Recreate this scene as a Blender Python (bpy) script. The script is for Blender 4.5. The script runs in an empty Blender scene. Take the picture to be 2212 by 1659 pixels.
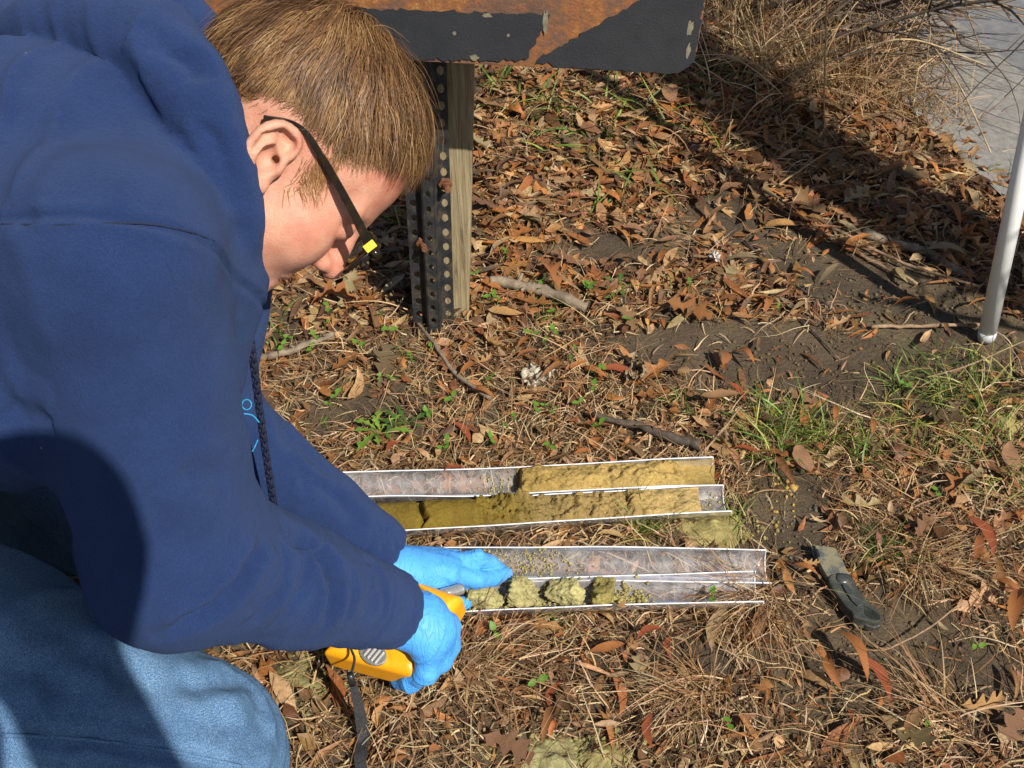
import bpy, math, random
import numpy as np
from mathutils import Vector, Matrix

# ------------------------------------------------------------------ camera, sky, sun, exposure
scene = bpy.context.scene
COL = scene.collection
RNG = np.random.default_rng(7)
random.seed(7)
CAM_H, PITCH, FPX = 1.14, math.radians(42.0), 2600.0       # focal length in pixels of a 2212 px wide picture
SN, CS = math.sin(PITCH), math.cos(PITCH)

cam_data = bpy.data.cameras.new('camera')
cam_data.sensor_width = 36.0
cam_data.lens = 36.0 * FPX / 2212.0
cam_data.clip_start = 0.02
cam_data.clip_end = 500.0
cam = bpy.data.objects.new('camera', cam_data)
cam.location = (0, 0, CAM_H)
cam.rotation_euler = (math.pi / 2 - PITCH, 0, 0)
COL.objects.link(cam)
scene.camera = cam

SUN_AZ, SUN_EL = math.radians(33.0), math.radians(46.0)    # light travels to +Y and to the left
LIGHT = Vector((-math.sin(SUN_AZ) * math.cos(SUN_EL), math.cos(SUN_AZ) * math.cos(SUN_EL), -math.sin(SUN_EL)))
world = bpy.data.worlds.new('World')
scene.world = world
world.use_nodes = True
wn = world.node_tree.nodes
sky = wn.new('ShaderNodeTexSky')
sky.sky_type = 'NISHITA'
sky.sun_disc = False
sky.sun_elevation = SUN_EL
sky.sun_rotation = math.atan2(-LIGHT.x, -LIGHT.y)
wn['Background'].inputs['Strength'].default_value = 0.07
world.node_tree.links.new(sky.outputs[0], wn['Background'].inputs['Color'])
sun_data = bpy.data.lights.new('sun', 'SUN')
sun_data.energy = 5.0
sun_data.angle = math.radians(0.53)
sun_data.color = (1.0, 0.94, 0.84)
sun = bpy.data.objects.new('sun', sun_data)
sun.rotation_euler = LIGHT.to_track_quat('-Z', 'Y').to_euler()
sun.location = (2, -3, 4)
COL.objects.link(sun)
scene.view_settings.view_transform = 'Standard'
scene.view_settings.look = 'None'
scene.view_settings.gamma = 1.0
scene.view_settings.use_curve_mapping = False
scene.view_settings.exposure = 0.5
scene.cycles.transparent_max_bounces = 16
scene.cycles.max_bounces = 8

# ------------------------------------------------------------------ helpers
def P(px, py, Z):
    """world point at a depth along the view axis (survey of the photograph)"""
    u, v = (px - 1106.0) / FPX, (py - 829.5) / FPX
    return np.array([u * Z, Z * (CS - v * SN), CAM_H - Z * (SN + v * CS)])

def G(px, py, z=0.0):
    v = (py - 829.5) / FPX
    return P(px, py, (CAM_H - z) / (SN + v * CS))

def to_px(pts):
    pts = np.asarray(pts, float)
    d = pts[..., 1] * CS + (CAM_H - pts[..., 2]) * SN
    return 1106 + pts[..., 0] / d * FPX, 829.5 + ((CAM_H - pts[..., 2]) * CS - pts[..., 1] * SN) / d * FPX

def nrm(v):
    v = np.asarray(v, float)
    return v / np.linalg.norm(v)

def _hash(ix, iy, iz, seed):
    h = (ix * 374761393 + iy * 668265263 + iz * 2147483647 + seed * 974634217) & 0xFFFFFFFF
    h = ((h ^ (h >> 13)) * 1274126177) & 0xFFFFFFFF
    h = (h ^ (h >> 16)) & 0xFFFF
    return h / 65535.0

def vn(p, freq=1.0, seed=0):
    """value noise in -1..1"""
    p = np.asarray(p, float) * freq
    i = np.floor(p).astype(np.int64)
    f = p - i
    f = f * f * (3 - 2 * f)
    out = 0.0
    for dx in (0, 1):
        wx = f[:, 0] if dx else 1 - f[:, 0]
        for dy in (0, 1):
            wy = f[:, 1] if dy else 1 - f[:, 1]
            for dz in (0, 1):
                wz = f[:, 2] if dz else 1 - f[:, 2]
                out = out + wx * wy * wz * _hash(i[:, 0] + dx, i[:, 1] + dy, i[:, 2] + dz, seed)
    return out * 2 - 1

def fbm(p, freq, octs=4, seed=0, gain=0.5):
    s, a = 0.0, 1.0
    for k in range(octs):
        s = s + a * vn(p, freq * 2 ** k, seed + k * 17)
        a *= gain
    return s

def mesh_np(name, V, F, cols=None, smooth=True):
    V = np.ascontiguousarray(V, dtype=np.float32)
    me = bpy.data.meshes.new(name)
    me.vertices.add(len(V))
    me.vertices.foreach_set('co', V.ravel())
    if isinstance(F, np.ndarray):
        F = np.ascontiguousarray(F, dtype=np.int32)
        n, k = F.shape
        me.loops.add(n * k)
        me.loops.foreach_set('vertex_index', F.ravel())
        me.polygons.add(n)
        me.polygons.foreach_set('loop_start', np.arange(0, n * k, k, dtype=np.int32))
        me.polygons.foreach_set('loop_total', np.full(n, k, dtype=np.int32))
        me.polygons.foreach_set('use_smooth', np.full(n, smooth, dtype=bool))
    else:
        flat = [i for f in F for i in f]
        tot = np.array([len(f) for f in F], dtype=np.int32)
        me.loops.add(len(flat))
        me.loops.foreach_set('vertex_index', np.array(flat, dtype=np.int32))
        me.polygons.add(len(F))
        me.polygons.foreach_set('loop_start', (np.cumsum(tot) - tot).astype(np.int32))
        me.polygons.foreach_set('loop_total', tot)
        me.polygons.foreach_set('use_smooth', np.full(len(F), smooth, dtype=bool))
    me.update(calc_edges=True)
    if cols is not None:
        a = me.color_attributes.new('Col', 'FLOAT_COLOR', 'POINT')
        c = np.ones((len(V), 4), dtype=np.float32)
        c[:, :3] = cols
        a.data.foreach_set('color', c.ravel())
    return me

def link(name, me, mat=None, parent=None, loc=None):
    o = bpy.data.objects.new(name, me)
    COL.objects.link(o)
    if mat is not None and me is not None and not me.materials:
        me.materials.append(mat)
    if parent is not None:
        o.parent = parent
        o.matrix_parent_inverse = Matrix.Translation(parent.location).inverted()
    if loc is not None:
        o.location = loc
    return o

def mk(name, V, F, mat, parent=None, smooth=True, cols=None):
    return link(name, mesh_np(name, V, F, cols, smooth), mat, parent)

def tag(o, label=None, cat=None, group=None, kind=None):
    if label: o['label'] = label
    if cat: o['category'] = cat
    if group: o['group'] = group
    if kind: o['kind'] = kind
    return o

def thing(name, loc, label, cat, group=None):
    o = bpy.data.objects.new(name, None)
    COL.objects.link(o)
    o.empty_display_size = 0.05
    o.location = Vector([float(c) for c in loc])
    return tag(o, label, cat, group)

# ---- simple solids
class MB:
    def __init__(s): s.V, s.F = [], []
    def add(s, V, F):
        b = len(s.V)
        s.V += [tuple(map(float, v)) for v in V]
        s.F += [tuple(int(i) + b for i in f) for f in F]
        return s
    def box(s, c, ax, half):
        """box with axes ax (3 vectors) and half sizes"""
        c = np.asarray(c, float); ax = np.asarray(ax, float)
        V = [c + sx * half[0] * ax[0] + sy * half[1] * ax[1] + sz * half[2] * ax[2]
             for sx in (-1, 1) for sy in (-1, 1) for sz in (-1, 1)]
        F = [(0, 1, 3, 2), (4, 6, 7, 5), (0, 4, 5, 1), (2, 3, 7, 6), (0, 2, 6, 4), (1, 5, 7, 3)]
        return s.add(V, F)
    def tube(s, pts, rad, n=10, cap=True, flat=None):
        pts = np.asarray(pts, float)
        m = len(pts)
        rad = np.broadcast_to(np.asarray(rad, float), (m,))
        T = np.gradient(pts, axis=0)
        T /= np.linalg.norm(T, axis=1)[:, None] + 1e-12
        ref = np.array([0, 0, 1.0]) if abs(T[0][2]) < 0.9 else np.array([1.0, 0, 0])
        V = []
        N = ref - T[0] * ref.dot(T[0]); N /= np.linalg.norm(N)
        for i in range(m):
            N = N - T[i] * N.dot(T[i]); N /= np.linalg.norm(N)
            B = np.cross(T[i], N)
            for k in range(n):
                a = 2 * math.pi * k / n
                f = 1.0 if flat is None else flat
                V.append(pts[i] + rad[i] * (math.cos(a) * N + f * math.sin(a) * B))
        F = [(i * n + k, i * n + (k + 1) % n, (i + 1) * n + (k + 1) % n, (i + 1) * n + k)
             for i in range(m - 1) for k in range(n)]
        if cap:
            F.append(tuple(range(n - 1, -1, -1)))
            F.append(tuple((m - 1) * n + k for k in range(n)))
        return s.add(V, F)
    def prism(s, poly, nvec, t):
        """extrude an outline (list of 3d points) by t along nvec"""
        poly = np.asarray(poly, float); n = len(poly); nvec = np.asarray(nvec, float)
        V = list(poly) + list(poly + nvec * t)
        F = [tuple(range(n - 1, -1, -1)), tuple(range(n, 2 * n))]
        F += [(i, (i + 1) % n, n + (i + 1) % n, n + i) for i in range(n)]
        return s.add(V, F)
    def build(s, name, mat, parent=None, smooth=False, bevel=0, seg=2):
        me = mesh_np(name, np.array(s.V), s.F, smooth=smooth)
        o = link(name, me, mat, parent)
        if bevel:
            m = o.modifiers.new('bevel', 'BEVEL'); m.width = bevel; m.segments = seg; m.limit_method = 'ANGLE'
            m.angle_limit = math.radians(40)
        return o

def spline(pts, n):
    """Catmull-Rom through points"""
    pts = np.asarray(pts, float)
    q = np.vstack([2 * pts[0] - pts[1], pts, 2 * pts[-1] - pts[-2]])
    out = []
    m = len(pts) - 1
    for t in np.linspace(0, m, n):
        i = min(int(t), m - 1); f = t - i
        a, b, c, d = q[i], q[i + 1], q[i + 2], q[i + 3]
        out.append(0.5 * (2 * b + (c - a) * f + (2 * a - 5 * b + 4 * c - d) * f ** 2 + (3 * b - a - 3 * c + d) * f ** 3))
    return np.array(out)

# ---- signed distances and their surfaces
def smin(a, b, k):
    h = np.clip(0.5 + 0.5 * (b - a) / k, 0, 1)
    return b + (a - b) * h - k * h * (1 - h)

def smax(a, b, k):
    return -smin(-a, -b, k)

def s_cone(p, a, b, ra, rb):
    """capsule with two radii"""
    a = np.asarray(a, float); b = np.asarray(b, float)
    ba = b - a
    t = np.clip(((p - a) @ ba) / max(ba @ ba, 1e-12), 0, 1)
    return np.linalg.norm(p - a - t[:, None] * ba, axis=1) - (ra + (rb - ra) * t)

def s_ell(p, c, r, ax=None):
    q = p - np.asarray(c, float)
    if ax is not None:
        q = q @ np.asarray(ax, float).T
    r = np.asarray(r, float)
    k0 = np.linalg.norm(q / r, axis=1)
    k1 = np.linalg.norm(q / (r * r), axis=1)
    return k0 * (k0 - 1) / (k1 + 1e-9)

def s_chain(p, pts, rads, k):
    d = None
    for i in range(len(pts) - 1):
        e = s_cone(p, pts[i], pts[i + 1], rads[i], rads[i + 1])
        d = e if d is None else smin(d, e, k)
    return d

def surface(fn, lo, hi, h, blk=5):
    lo = np.asarray(lo, float); hi = np.asarray(hi, float)
    nb = np.ceil((hi - lo) / (h * blk)).astype(int)
    n = nb * blk + 1
    cg = np.stack(np.meshgrid(*[np.arange(k) for k in nb], indexing='ij'), -1).reshape(-1, 3)
    cc = lo + (cg + 0.5) * h * blk
    d = np.concatenate([fn(c) for c in np.array_split(cc, max(1, len(cc) // 200000))])
    act = np.abs(d) < h * blk * 1.25
    Fd = np.full(tuple(n), 1.0, dtype=np.float32)
    # sign for inactive blocks
    big = np.repeat(np.repeat(np.repeat(np.where(d < 0, -1.0, 1.0).reshape(nb), blk, 0), blk, 1), blk, 2)
    Fd[:-1, :-1, :-1] = big
    off = np.stack(np.meshgrid(*[np.arange(blk + 1)] * 3, indexing='ij'), -1).reshape(-1, 3)
    ac = cg[act]
    for ch in np.array_split(ac, max(1, len(ac) // 1500)):
        idx = (ch[:, None, :] * blk + off[None]).reshape(-1, 3)
        Fd[idx[:, 0], idx[:, 1], idx[:, 2]] = fn(lo + idx * h)
    Fd[0], Fd[-1] = 1, 1
    Fd[:, 0], Fd[:, -1] = 1, 1
    Fd[:, :, 0], Fd[:, :, -1] = 1, 1
    S = Fd < 0
    m = n - 1
    cor = [(a, b, c) for a in (0, 1) for b in (0, 1) for c in (0, 1)]
    cnt = sum(S[a:a + m[0], b:b + m[1], c:c + m[2]].astype(np.int8) for a, b, c in cor)
    cells = np.argwhere((cnt > 0) & (cnt < 8))
    acc = np.zeros((len(cells), 3)); num = np.zeros(len(cells))
    for i, A in enumerate(cor):
        for B in cor[i + 1:]:
            if sum(abs(x - y) for x, y in zip(A, B)) != 1: continue
            fa = Fd[tuple((cells + A).T)].astype(float); fb = Fd[tuple((cells + B).T)].astype(float)
            x = (fa < 0) != (fb < 0)
            t = np.clip(np.where(x, fa / np.where(x, fa - fb, 1), 0), 0.02, 0.98)
            pt = np.array(A) + t[:, None] * (np.array(B) - np.array(A))
            acc += pt * x[:, None]; num += x
    V = lo + (cells + acc / num[:, None]) * h
    ids = np.full(tuple(m), -1, dtype=np.int64)
    ids[tuple(cells.T)] = np.arange(len(cells))
    Q = []
    for ax in range(3):
        b, c = (ax + 1) % 3, (ax + 2) % 3
        s0 = [slice(None)] * 3; s1 = [slice(None)] * 3
        s0[ax] = slice(0, -1); s1[ax] = slice(1, None)
        ch = S[tuple(s0)] != S[tuple(s1)]
        e = np.argwhere(ch)
        e = e[(e[:, b] > 0) & (e[:, c] > 0) & (e[:, b] < m[b]) & (e[:, c] < m[c])]
        inside = S[tuple(e.T)]
        def cid(db, dc):
            q = e.copy(); q[:, b] += db; q[:, c] += dc
            return ids[tuple(q.T)]
        q = np.stack([cid(-1, -1), cid(0, -1), cid(0, 0), cid(-1, 0)], 1)
        q[~inside] = q[~inside][:, ::-1]
        Q.append(q)
    Q = np.concatenate(Q)
    Q = Q[(Q >= 0).all(1)]
    return V, Q

def refine(V, Q):
    """one linear subdivision of a quad mesh"""
    E = np.sort(np.stack([Q, np.roll(Q, -1, 1)], 2).reshape(-1, 2), 1)
    key = E[:, 0] * len(V) + E[:, 1]
    u, inv = np.unique(key, return_inverse=True)
    em = (V[u // len(V)] + V[u % len(V)]) / 2
    eid = inv.reshape(-1, 4) + len(V)
    fid = np.arange(len(Q)) + len(V) + len(u)
    V2 = np.concatenate([V, em, V[Q].mean(1)])
    F = np.concatenate([np.stack([Q[:, k], eid[:, k], fid, eid[:, k - 1]], 1) for k in range(4)])
    return V2, F

def vnormals(V, Q):
    n = np.cross(V[Q[:, 2]] - V[Q[:, 0]], V[Q[:, 3]] - V[Q[:, 1]])
    out = np.zeros_like(V)
    for k in range(4): np.add.at(out, Q[:, k], n)
    return out / (np.linalg.norm(out, axis=1, keepdims=True) + 1e-12)

def relax(V, Q, it=1):
    for _ in range(it):
        acc = np.zeros_like(V); cnt = np.zeros(len(V))
        for k in range(4):
            np.add.at(acc, Q[:, k], V[Q[:, k - 1]] + V[Q[:, (k + 1) % 4]]); np.add.at(cnt, Q[:, k], 2)
        V = 0.5 * V + 0.5 * acc / np.maximum(cnt, 1)[:, None]
    return V

# ------------------------------------------------------------------ materials
def mat_new(name):
    m = bpy.data.materials.new(name)
    m.use_nodes = True
    return m, m.node_tree.nodes, m.node_tree.links, m.node_tree.nodes['Principled BSDF']

def ramp(nodes, stops, interp='LINEAR'):
    r = nodes.new('ShaderNodeValToRGB')
    r.color_ramp.interpolation = interp
    while len(r.color_ramp.elements) < len(stops):
        r.color_ramp.elements.new(0.5)
    for e, (p, c) in zip(r.color_ramp.elements, stops):
        e.position = p
        e.color = (*c, 1) if len(c) == 3 else c
    return r

def noise_node(nodes, links, scale, detail=4, rough=0.55, coord=None, dist=0.0):
    n = nodes.new('ShaderNodeTexNoise')
    n.inputs['Scale'].default_value = scale
    n.inputs['Detail'].default_value = detail
    n.inputs['Roughness'].default_value = rough
    n.inputs['Distortion'].default_value = dist
    if coord is None:
        coord = nodes.new('ShaderNodeTexCoord').outputs['Object']
    links.new(coord, n.inputs['Vector'])
    return n

def bump(nodes, links, h, bsdf, dist=0.001, strength=1.0):
    b = nodes.new('ShaderNodeBump')
    b.inputs['Distance'].default_value = dist
    b.inputs['Strength'].default_value = strength
    links.new(h, b.inputs['Height'])
    links.new(b.outputs[0], bsdf.inputs['Normal'])
    return b

def mat_noise(name, stops, scale=40, rough=0.7, bump_d=0.0, bump_scale=None, detail=5, spec=0.4, metal=0.0, sheen=0.0, stretch=None, sss=0.0):
    m, n, l, b = mat_new(name)
    co = n.new('ShaderNodeTexCoord').outputs['Object']
    if stretch:
        mp = n.new('ShaderNodeMapping'); mp.inputs['Scale'].default_value = stretch
        l.new(co, mp.inputs['Vector']); co = mp.outputs[0]
    t = noise_node(n, l, scale, detail, 0.6, co)
    r = ramp(n, stops)
    l.new(t.outputs['Fac'], r.inputs[0])
    l.new(r.outputs[0], b.inputs['Base Color'])
    b.inputs['Roughness'].default_value = rough
    b.inputs['Specular IOR Level'].default_value = spec
    b.inputs['Metallic'].default_value = metal
    if sheen:
        b.inputs['Sheen Weight'].default_value = sheen
        b.inputs['Sheen Roughness'].default_value = 0.5
    if sss:
        b.inputs['Subsurface Weight'].default_value = sss
    if bump_d:
        t2 = noise_node(n, l, bump_scale or scale * 3, 6, 0.65, co)
        bump(n, l, t2.outputs['Fac'], b, bump_d)
    return m

def mat_vcol(name, rough=0.6, transl=0.25, spec=0.35, vary=True, nscale=220):
    m, n, l, b = mat_new(name)
    a = n.new('ShaderNodeAttribute'); a.attribute_name = 'Col'
    col = a.outputs['Color']
    if vary:
        t = noise_node(n, l, nscale, 3, 0.6)
        r = ramp(n, [(0.25, (0.6, 0.56, 0.52)), (0.7, (1.15, 1.15, 1.1))])
        l.new(t.outputs['Fac'], r.inputs[0])
        mx = n.new('ShaderNodeMix'); mx.data_type = 'RGBA'; mx.blend_type = 'MULTIPLY'
        mx.inputs['Factor'].default_value = 1.0
        l.new(col, mx.inputs['A']); l.new(r.outputs[0], mx.inputs['B'])
        col = mx.outputs['Result']
        bump(n, l, t.outputs['Fac'], b, 0.0006)
    l.new(col, b.inputs['Base Color'])
    b.inputs['Roughness'].default_value = rough
    b.inputs['Specular IOR Level'].default_value = spec
    if transl:
        tr = n.new('ShaderNodeBsdfTranslucent')
        l.new(col, tr.inputs['Color'])
        ms = n.new('ShaderNodeMixShader'); ms.inputs[0].default_value = transl
        l.new(b.outputs[0], ms.inputs[1]); l.new(tr.outputs[0], ms.inputs[2])
        l.new(ms.outputs[0], n['Material Output'].inputs['Surface'])
    return m

def mat_plain(name, col, rough=0.5, metal=0.0, spec=0.5):
    m, n, l, b = mat_new(name)
    b.inputs['Base Color'].default_value = (*col, 1)
    b.inputs['Roughness'].default_value = rough
    b.inputs['Metallic'].default_value = metal
    b.inputs['Specular IOR Level'].default_value = spec
    return m

M = {}
# soil under everything
def soil_ground():
    m, n, l, b = mat_new('soil')
    t = noise_node(n, l, 9, 8, 0.65)
    r = ramp(n, [(0.3, (0.045, 0.030, 0.017)), (0.5, (0.105, 0.072, 0.038)), (0.72, (0.18, 0.13, 0.070))])
    l.new(t.outputs['Fac'], r.inputs[0])
    l.new(r.outputs[0], b.inputs['Base Color'])
    b.inputs['Roughness'].default_value = 0.85
    t2 = noise_node(n, l, 130, 8, 0.7)
    bump(n, l, t2.outputs['Fac'], b, 0.012)
    return m
M['soil'] = soil_ground()
M['litter'] = mat_vcol('leaf_litter', 0.55, 0.22)
M['grass'] = mat_vcol('grass', 0.5, 0.3, nscale=90)
M['straw'] = mat_vcol('straw', 0.55, 0.2, vary=False)
M['asphalt'] = mat_noise('asphalt', [(0.3, (0.13, 0.13, 0.135)), (0.7, (0.20, 0.20, 0.205))], 60, 0.85, 0.003, 400)
M['concrete'] = mat_noise('concrete', [(0.3, (0.16, 0.152, 0.137)), (0.7, (0.27, 0.255, 0.23))], 70, 0.85, 0.002, 500)
M['bark'] = mat_noise('bark', [(0.3, (0.10, 0.075, 0.05)), (0.7, (0.27, 0.21, 0.15))], 60, 0.85, 0.002, 150)
M['bark_dark'] = mat_noise('dark_bark', [(0.3, (0.035, 0.026, 0.02)), (0.7, (0.10, 0.075, 0.055))], 60, 0.85, 0.002, 150)
M['twig'] = mat_noise('twig_bark', [(0.3, (0.15, 0.09, 0.05)), (0.7, (0.32, 0.22, 0.13))], 80, 0.7, 0.001, 200)
M['pvc'] = mat_noise('white_plastic_pipe', [(0.3, (0.78, 0.79, 0.78)), (0.7, (0.84, 0.85, 0.84))], 12, 0.32, 0.0, spec=0.5)
M['steel'] = mat_noise('channel_steel', [(0.3, (0.016, 0.018, 0.020)), (0.52, (0.034, 0.036, 0.038)), (0.64, (0.075, 0.062, 0.048)), (0.8, (0.14, 0.075, 0.04))], 55, 0.5, 0.0006, 300, metal=0.25)
M['rustbolt'] = mat_noise('rusty_iron', [(0.3, (0.07, 0.028, 0.014)), (0.7, (0.20, 0.075, 0.03))], 200, 0.9, 0.001, 500)
M['chrome'] = mat_noise('nickel_plate', [(0.3, (0.50, 0.49, 0.46)), (0.7, (0.66, 0.65, 0.62))], 90, 0.24, 0.0, metal=0.75)
M['strap'] = mat_noise('black_webbing', [(0.3, (0.02, 0.02, 0.022)), (0.7, (0.05, 0.05, 0.053))], 300, 0.8, 0.0008, 900)
M['yellow'] = mat_noise('yellow_plastic', [(0.3, (0.76, 0.31, 0.008)), (0.7, (0.83, 0.36, 0.012))], 25, 0.36, 0.00015, 300)
M['screen'] = mat_plain('display_glass', (0.10, 0.11, 0.07), 0.12)
M['black_plastic'] = mat_plain('black_plastic', (0.018, 0.018, 0.02), 0.35)

# ------------------------------------------------------------------ ground
def gz(x, y):
    p = np.stack([np.asarray(x, float).ravel(), np.asarray(y, float).ravel(), np.zeros(np.size(x))], 1)
    big = vn(p, 1.7, 3) * 0.022 + vn(p, 4.5, 4) * 0.010 + vn(p, 13, 5) * 0.0045
    px, py = to_px(p)
    # the tubes, the knife, the knees rest on flatter ground
    flat = np.exp(-(((p[:, 0] - 0.1) / 0.55) ** 2 + ((p[:, 1] - 0.95) / 0.4) ** 2))
    road = np.clip((road_d(p[:, 0], p[:, 1]) + 0.25) / 0.25, 0, 1)
    big = big + 0.085 * np.exp(-(((p[:, 0] - 0.42) / 0.34) ** 2 + ((p[:, 1] - 2.35) / 0.42) ** 2))
    return ((big * (1 - 0.75 * flat)) * (1 - road) - road * 0.02).reshape(np.shape(x))

ROAD_A = G(2128, 345)[:2]; ROAD_B = G(1915, 150)[:2]
ROAD_T = nrm(ROAD_B - ROAD_A); ROAD_N = np.array([ROAD_T[1], -ROAD_T[0]])
def road_d(x, y):
    return (np.asarray(x) - ROAD_A[0]) * ROAD_N[0] + (np.asarray(y) - ROAD_A[1]) * ROAD_N[1]

def axis_coords(lo, hi, step, far):
    a = np.arange(lo, hi + 1e-6, step)
    out, s, x = [], step, hi
    while x < far:
        s *= 1.35; x += s; out.append(x)
    neg, s, x = [], step, lo
    while x > -far:
        s *= 1.35; x -= s; neg.append(x)
    return np.concatenate([np.array(neg[::-1]), a, np.array(out)])

def grid_mesh(xs, ys, zf):
    X, Y = np.meshgrid(xs, ys, indexing='ij')
    Z = zf(X, Y)
    V = np.stack([X, Y, Z], -1).reshape(-1, 3)
    nx, ny = len(xs), len(ys)
    i = (np.arange(nx - 1)[:, None] * ny + np.arange(ny - 1)[None]).ravel()
    F = np.stack([i, i + ny, i + ny + 1, i + 1], 1)
    return V, F

# where the split tubes and the knife lie
TR = 0.0235
class Tube:
    def __init__(s, l, r, zc, roll, seed):
        s.l, s.r = G(*l, zc), G(*r, zc)
        s.ax = nrm(s.r - s.l); s.side = nrm(np.cross(np.array([0, 0, 1.0]), s.ax)); s.up = np.cross(s.ax, s.side)
        s.len = np.linalg.norm(s.r - s.l); s.roll, s.seed = roll, seed
    def pt(s, t, ang, rad):
        """ang 0 straight down, +90 the far side"""
        t = np.asarray(t, float); ang = np.radians(np.asarray(ang, float) + s.roll)
        c = s.l + s.ax * (t * s.len)[..., None] if t.ndim else s.l + s.ax * t * s.len
        bow = 0.0018 * np.sin(t * 7 + s.seed)
        return c + s.up * (bow - rad * np.cos(ang))[..., None] + s.side * (rad * np.sin(ang))[..., None]
    def t_of(s, px):
        ts = np.linspace(-0.2, 1.1, 400); q = s.l[None] + s.ax * (ts * s.len)[:, None]
        return np.interp(px, to_px(q)[0], ts)
TA = Tube((520, 1058), (1547, 1017), 0.026, 0, 1.0)
TB = Tube((520, 1134), (1571, 1074), 0.026, -4, 2.0)
TC = Tube((640, 1214), (1661, 1220), 0.026, 3, 3.0)
TD = Tube((700, 1296), (1641, 1262), 0.034, -6, 4.0)
KN_A, KN_B = G(1752, 1172), G(1902, 1352)
def press(V, knife=True):
    """whatever lies under a tube or the knife is pressed down by it"""
    V = V.copy()
    for tb in (TA, TB, TC, TD):
        r = V - tb.l
        t = r @ tb.ax; s = r @ tb.side
        R_ = TR + 0.0022
        m = (t > -0.005) & (t < tb.len + 0.004) & (np.abs(s) < R_)
        V[m, 2] = np.minimum(V[m, 2], tb.l[2] - np.sqrt(R_ ** 2 - s[m] ** 2) - 0.0004)
    if knife:
        a = KN_B - KN_A; L = np.linalg.norm(a); a = a / L; b = np.array([-a[1], a[0], 0])
        r = V - KN_A; t = r @ a; s = r @ b
        m = (t > -0.012) & (t < L + 0.012) & (np.abs(s) < 0.026)
        V[m, 2] = np.minimum(V[m, 2], 0.0055)
    return V

V, F = grid_mesh(axis_coords(-1.4, 1.4, 0.014, 220), axis_coords(0.3, 3.0, 0.014, 220), gz)
ground = tag(mk('ground', press(V), F, M['soil']), kind='structure')

# road edge: concrete gutter strip and asphalt
def ribbon(d0, d1, z, l0=-60, l1=60, n=60):
    V, F = [], []
    ls = np.sign(np.linspace(-1, 1, n)) * np.abs(np.linspace(-1, 1, n)) ** 3 * 60
    for i, s in enumerate(ls):
        for d in (d0, d1):
            q = ROAD_A + ROAD_T * s + ROAD_N * d
            V.append((q[0], q[1], z))
    for i in range(n - 1):
        F.append((2 * i, 2 * i + 1, 2 * i + 3, 2 * i + 2))
    return V, F
V, F = ribbon(-0.03, 0.26, -0.006); tag(mk('gutter', np.array(V), F, M['concrete']), kind='structure')
V, F = ribbon(0.255, 7.0, -0.010); tag(mk('road', np.array(V), F, M['asphalt']), kind='structure')

# ------------------------------------------------------------------ litter: leaves, dead grass
def rotmats(yaw, pitch, roll):
    cy, sy, cp, sp, cr, sr = np.cos(yaw), np.sin(yaw), np.cos(pitch), np.sin(pitch), np.cos(roll), np.sin(roll)
    R = np.empty((len(yaw), 3, 3))
    R[:, 0, 0] = cy * cp; R[:, 0, 1] = cy * sp * sr - sy * cr; R[:, 0, 2] = cy * sp * cr + sy * sr
    R[:, 1, 0] = sy * cp; R[:, 1, 1] = sy * sp * sr + cy * cr; R[:, 1, 2] = sy * sp * cr - cy * sr
    R[:, 2, 0] = -sp; R[:, 2, 1] = cp * sr; R[:, 2, 2] = cp * cr
    return R

def prof_lance(t): return np.sin(np.pi * np.clip(t, 0, 1) ** 0.85) ** 0.9 + 0.015
def prof_oval(t): return np.sin(np.pi * t ** 0.75) ** 0.7 + 0.02
def prof_oak(t):
    saw = np.abs(((t * 4.0 + 0.15) % 1.0) * 2 - 1) ** 1.3
    env = np.sin(np.pi * np.clip(t, 0, 1) ** 1.15) ** 0.6 * (0.75 + 0.25 * t)
    return env * (0.22 + 0.78 * saw) * np.clip((t - 0.10) * 14, 0.03, 1) + 0.008

def leaves(N, nseg, L, W, prof, curl, fold, yaw, pitch, roll, pos, cols, rng, wav=0.0, sweep=0.0):
    t = np.linspace(0, 1, nseg + 1)
    ph = curl[:, None] * (t - 0.5)[None] + rng.normal(0, 0.12, (N, 1)) + wav * np.sin(t[None] * 9 + rng.uniform(0, 6, (N, 1)))
    ds = L[:, None] / nseg
    x = np.concatenate([np.zeros((N, 1)), np.cumsum(np.cos(ph[:, 1:]) * ds, 1)], 1) - L[:, None] / 2
    z = np.concatenate([np.zeros((N, 1)), np.cumsum(np.sin(ph[:, 1:]) * ds, 1)], 1)
    z = z - z.mean(1, keepdims=True)
    w = W[:, None] * prof(t)[None]
    jl = 1 + rng.normal(0, 0.10, (N, nseg + 1)); jr = 1 + rng.normal(0, 0.10, (N, nseg + 1))
    bend = rng.normal(0, 0.10, (N, 1)) * L[:, None] * (4 * (t - 0.5) ** 2 - 0.5)[None]
    fc, fs = np.cos(fold)[:, None], np.sin(fold)[:, None]
    Lf = np.stack([x + sweep * w, bend + w * fc * jl, z + w * fs * jl + rng.normal(0, 0.04, (N, nseg + 1)) * w], -1)
    Md = np.stack([x, bend + 0 * x, z], -1)
    Rt = np.stack([x + sweep * w, bend - w * fc * jr, z + w * fs * jr + rng.normal(0, 0.04, (N, nseg + 1)) * w], -1)
    V = np.stack([Lf, Md, Rt], 2).reshape(N, -1, 3)
    V = np.einsum('nij,nkj->nki', rotmats(yaw, pitch, roll), V) + pos[:, None, :]
    k = (nseg + 1) * 3
    q = []
    for i in range(nseg):
        a = i * 3
        q += [(a, a + 3, a + 4, a + 1), (a + 1, a + 4, a + 5, a + 2)]
    F = (np.array(q)[None] + (np.arange(N) * k)[:, None, None]).reshape(-1, 4)
    C = np.repeat(cols, k, 0)
    return V.reshape(-1, 3), F, C

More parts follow.
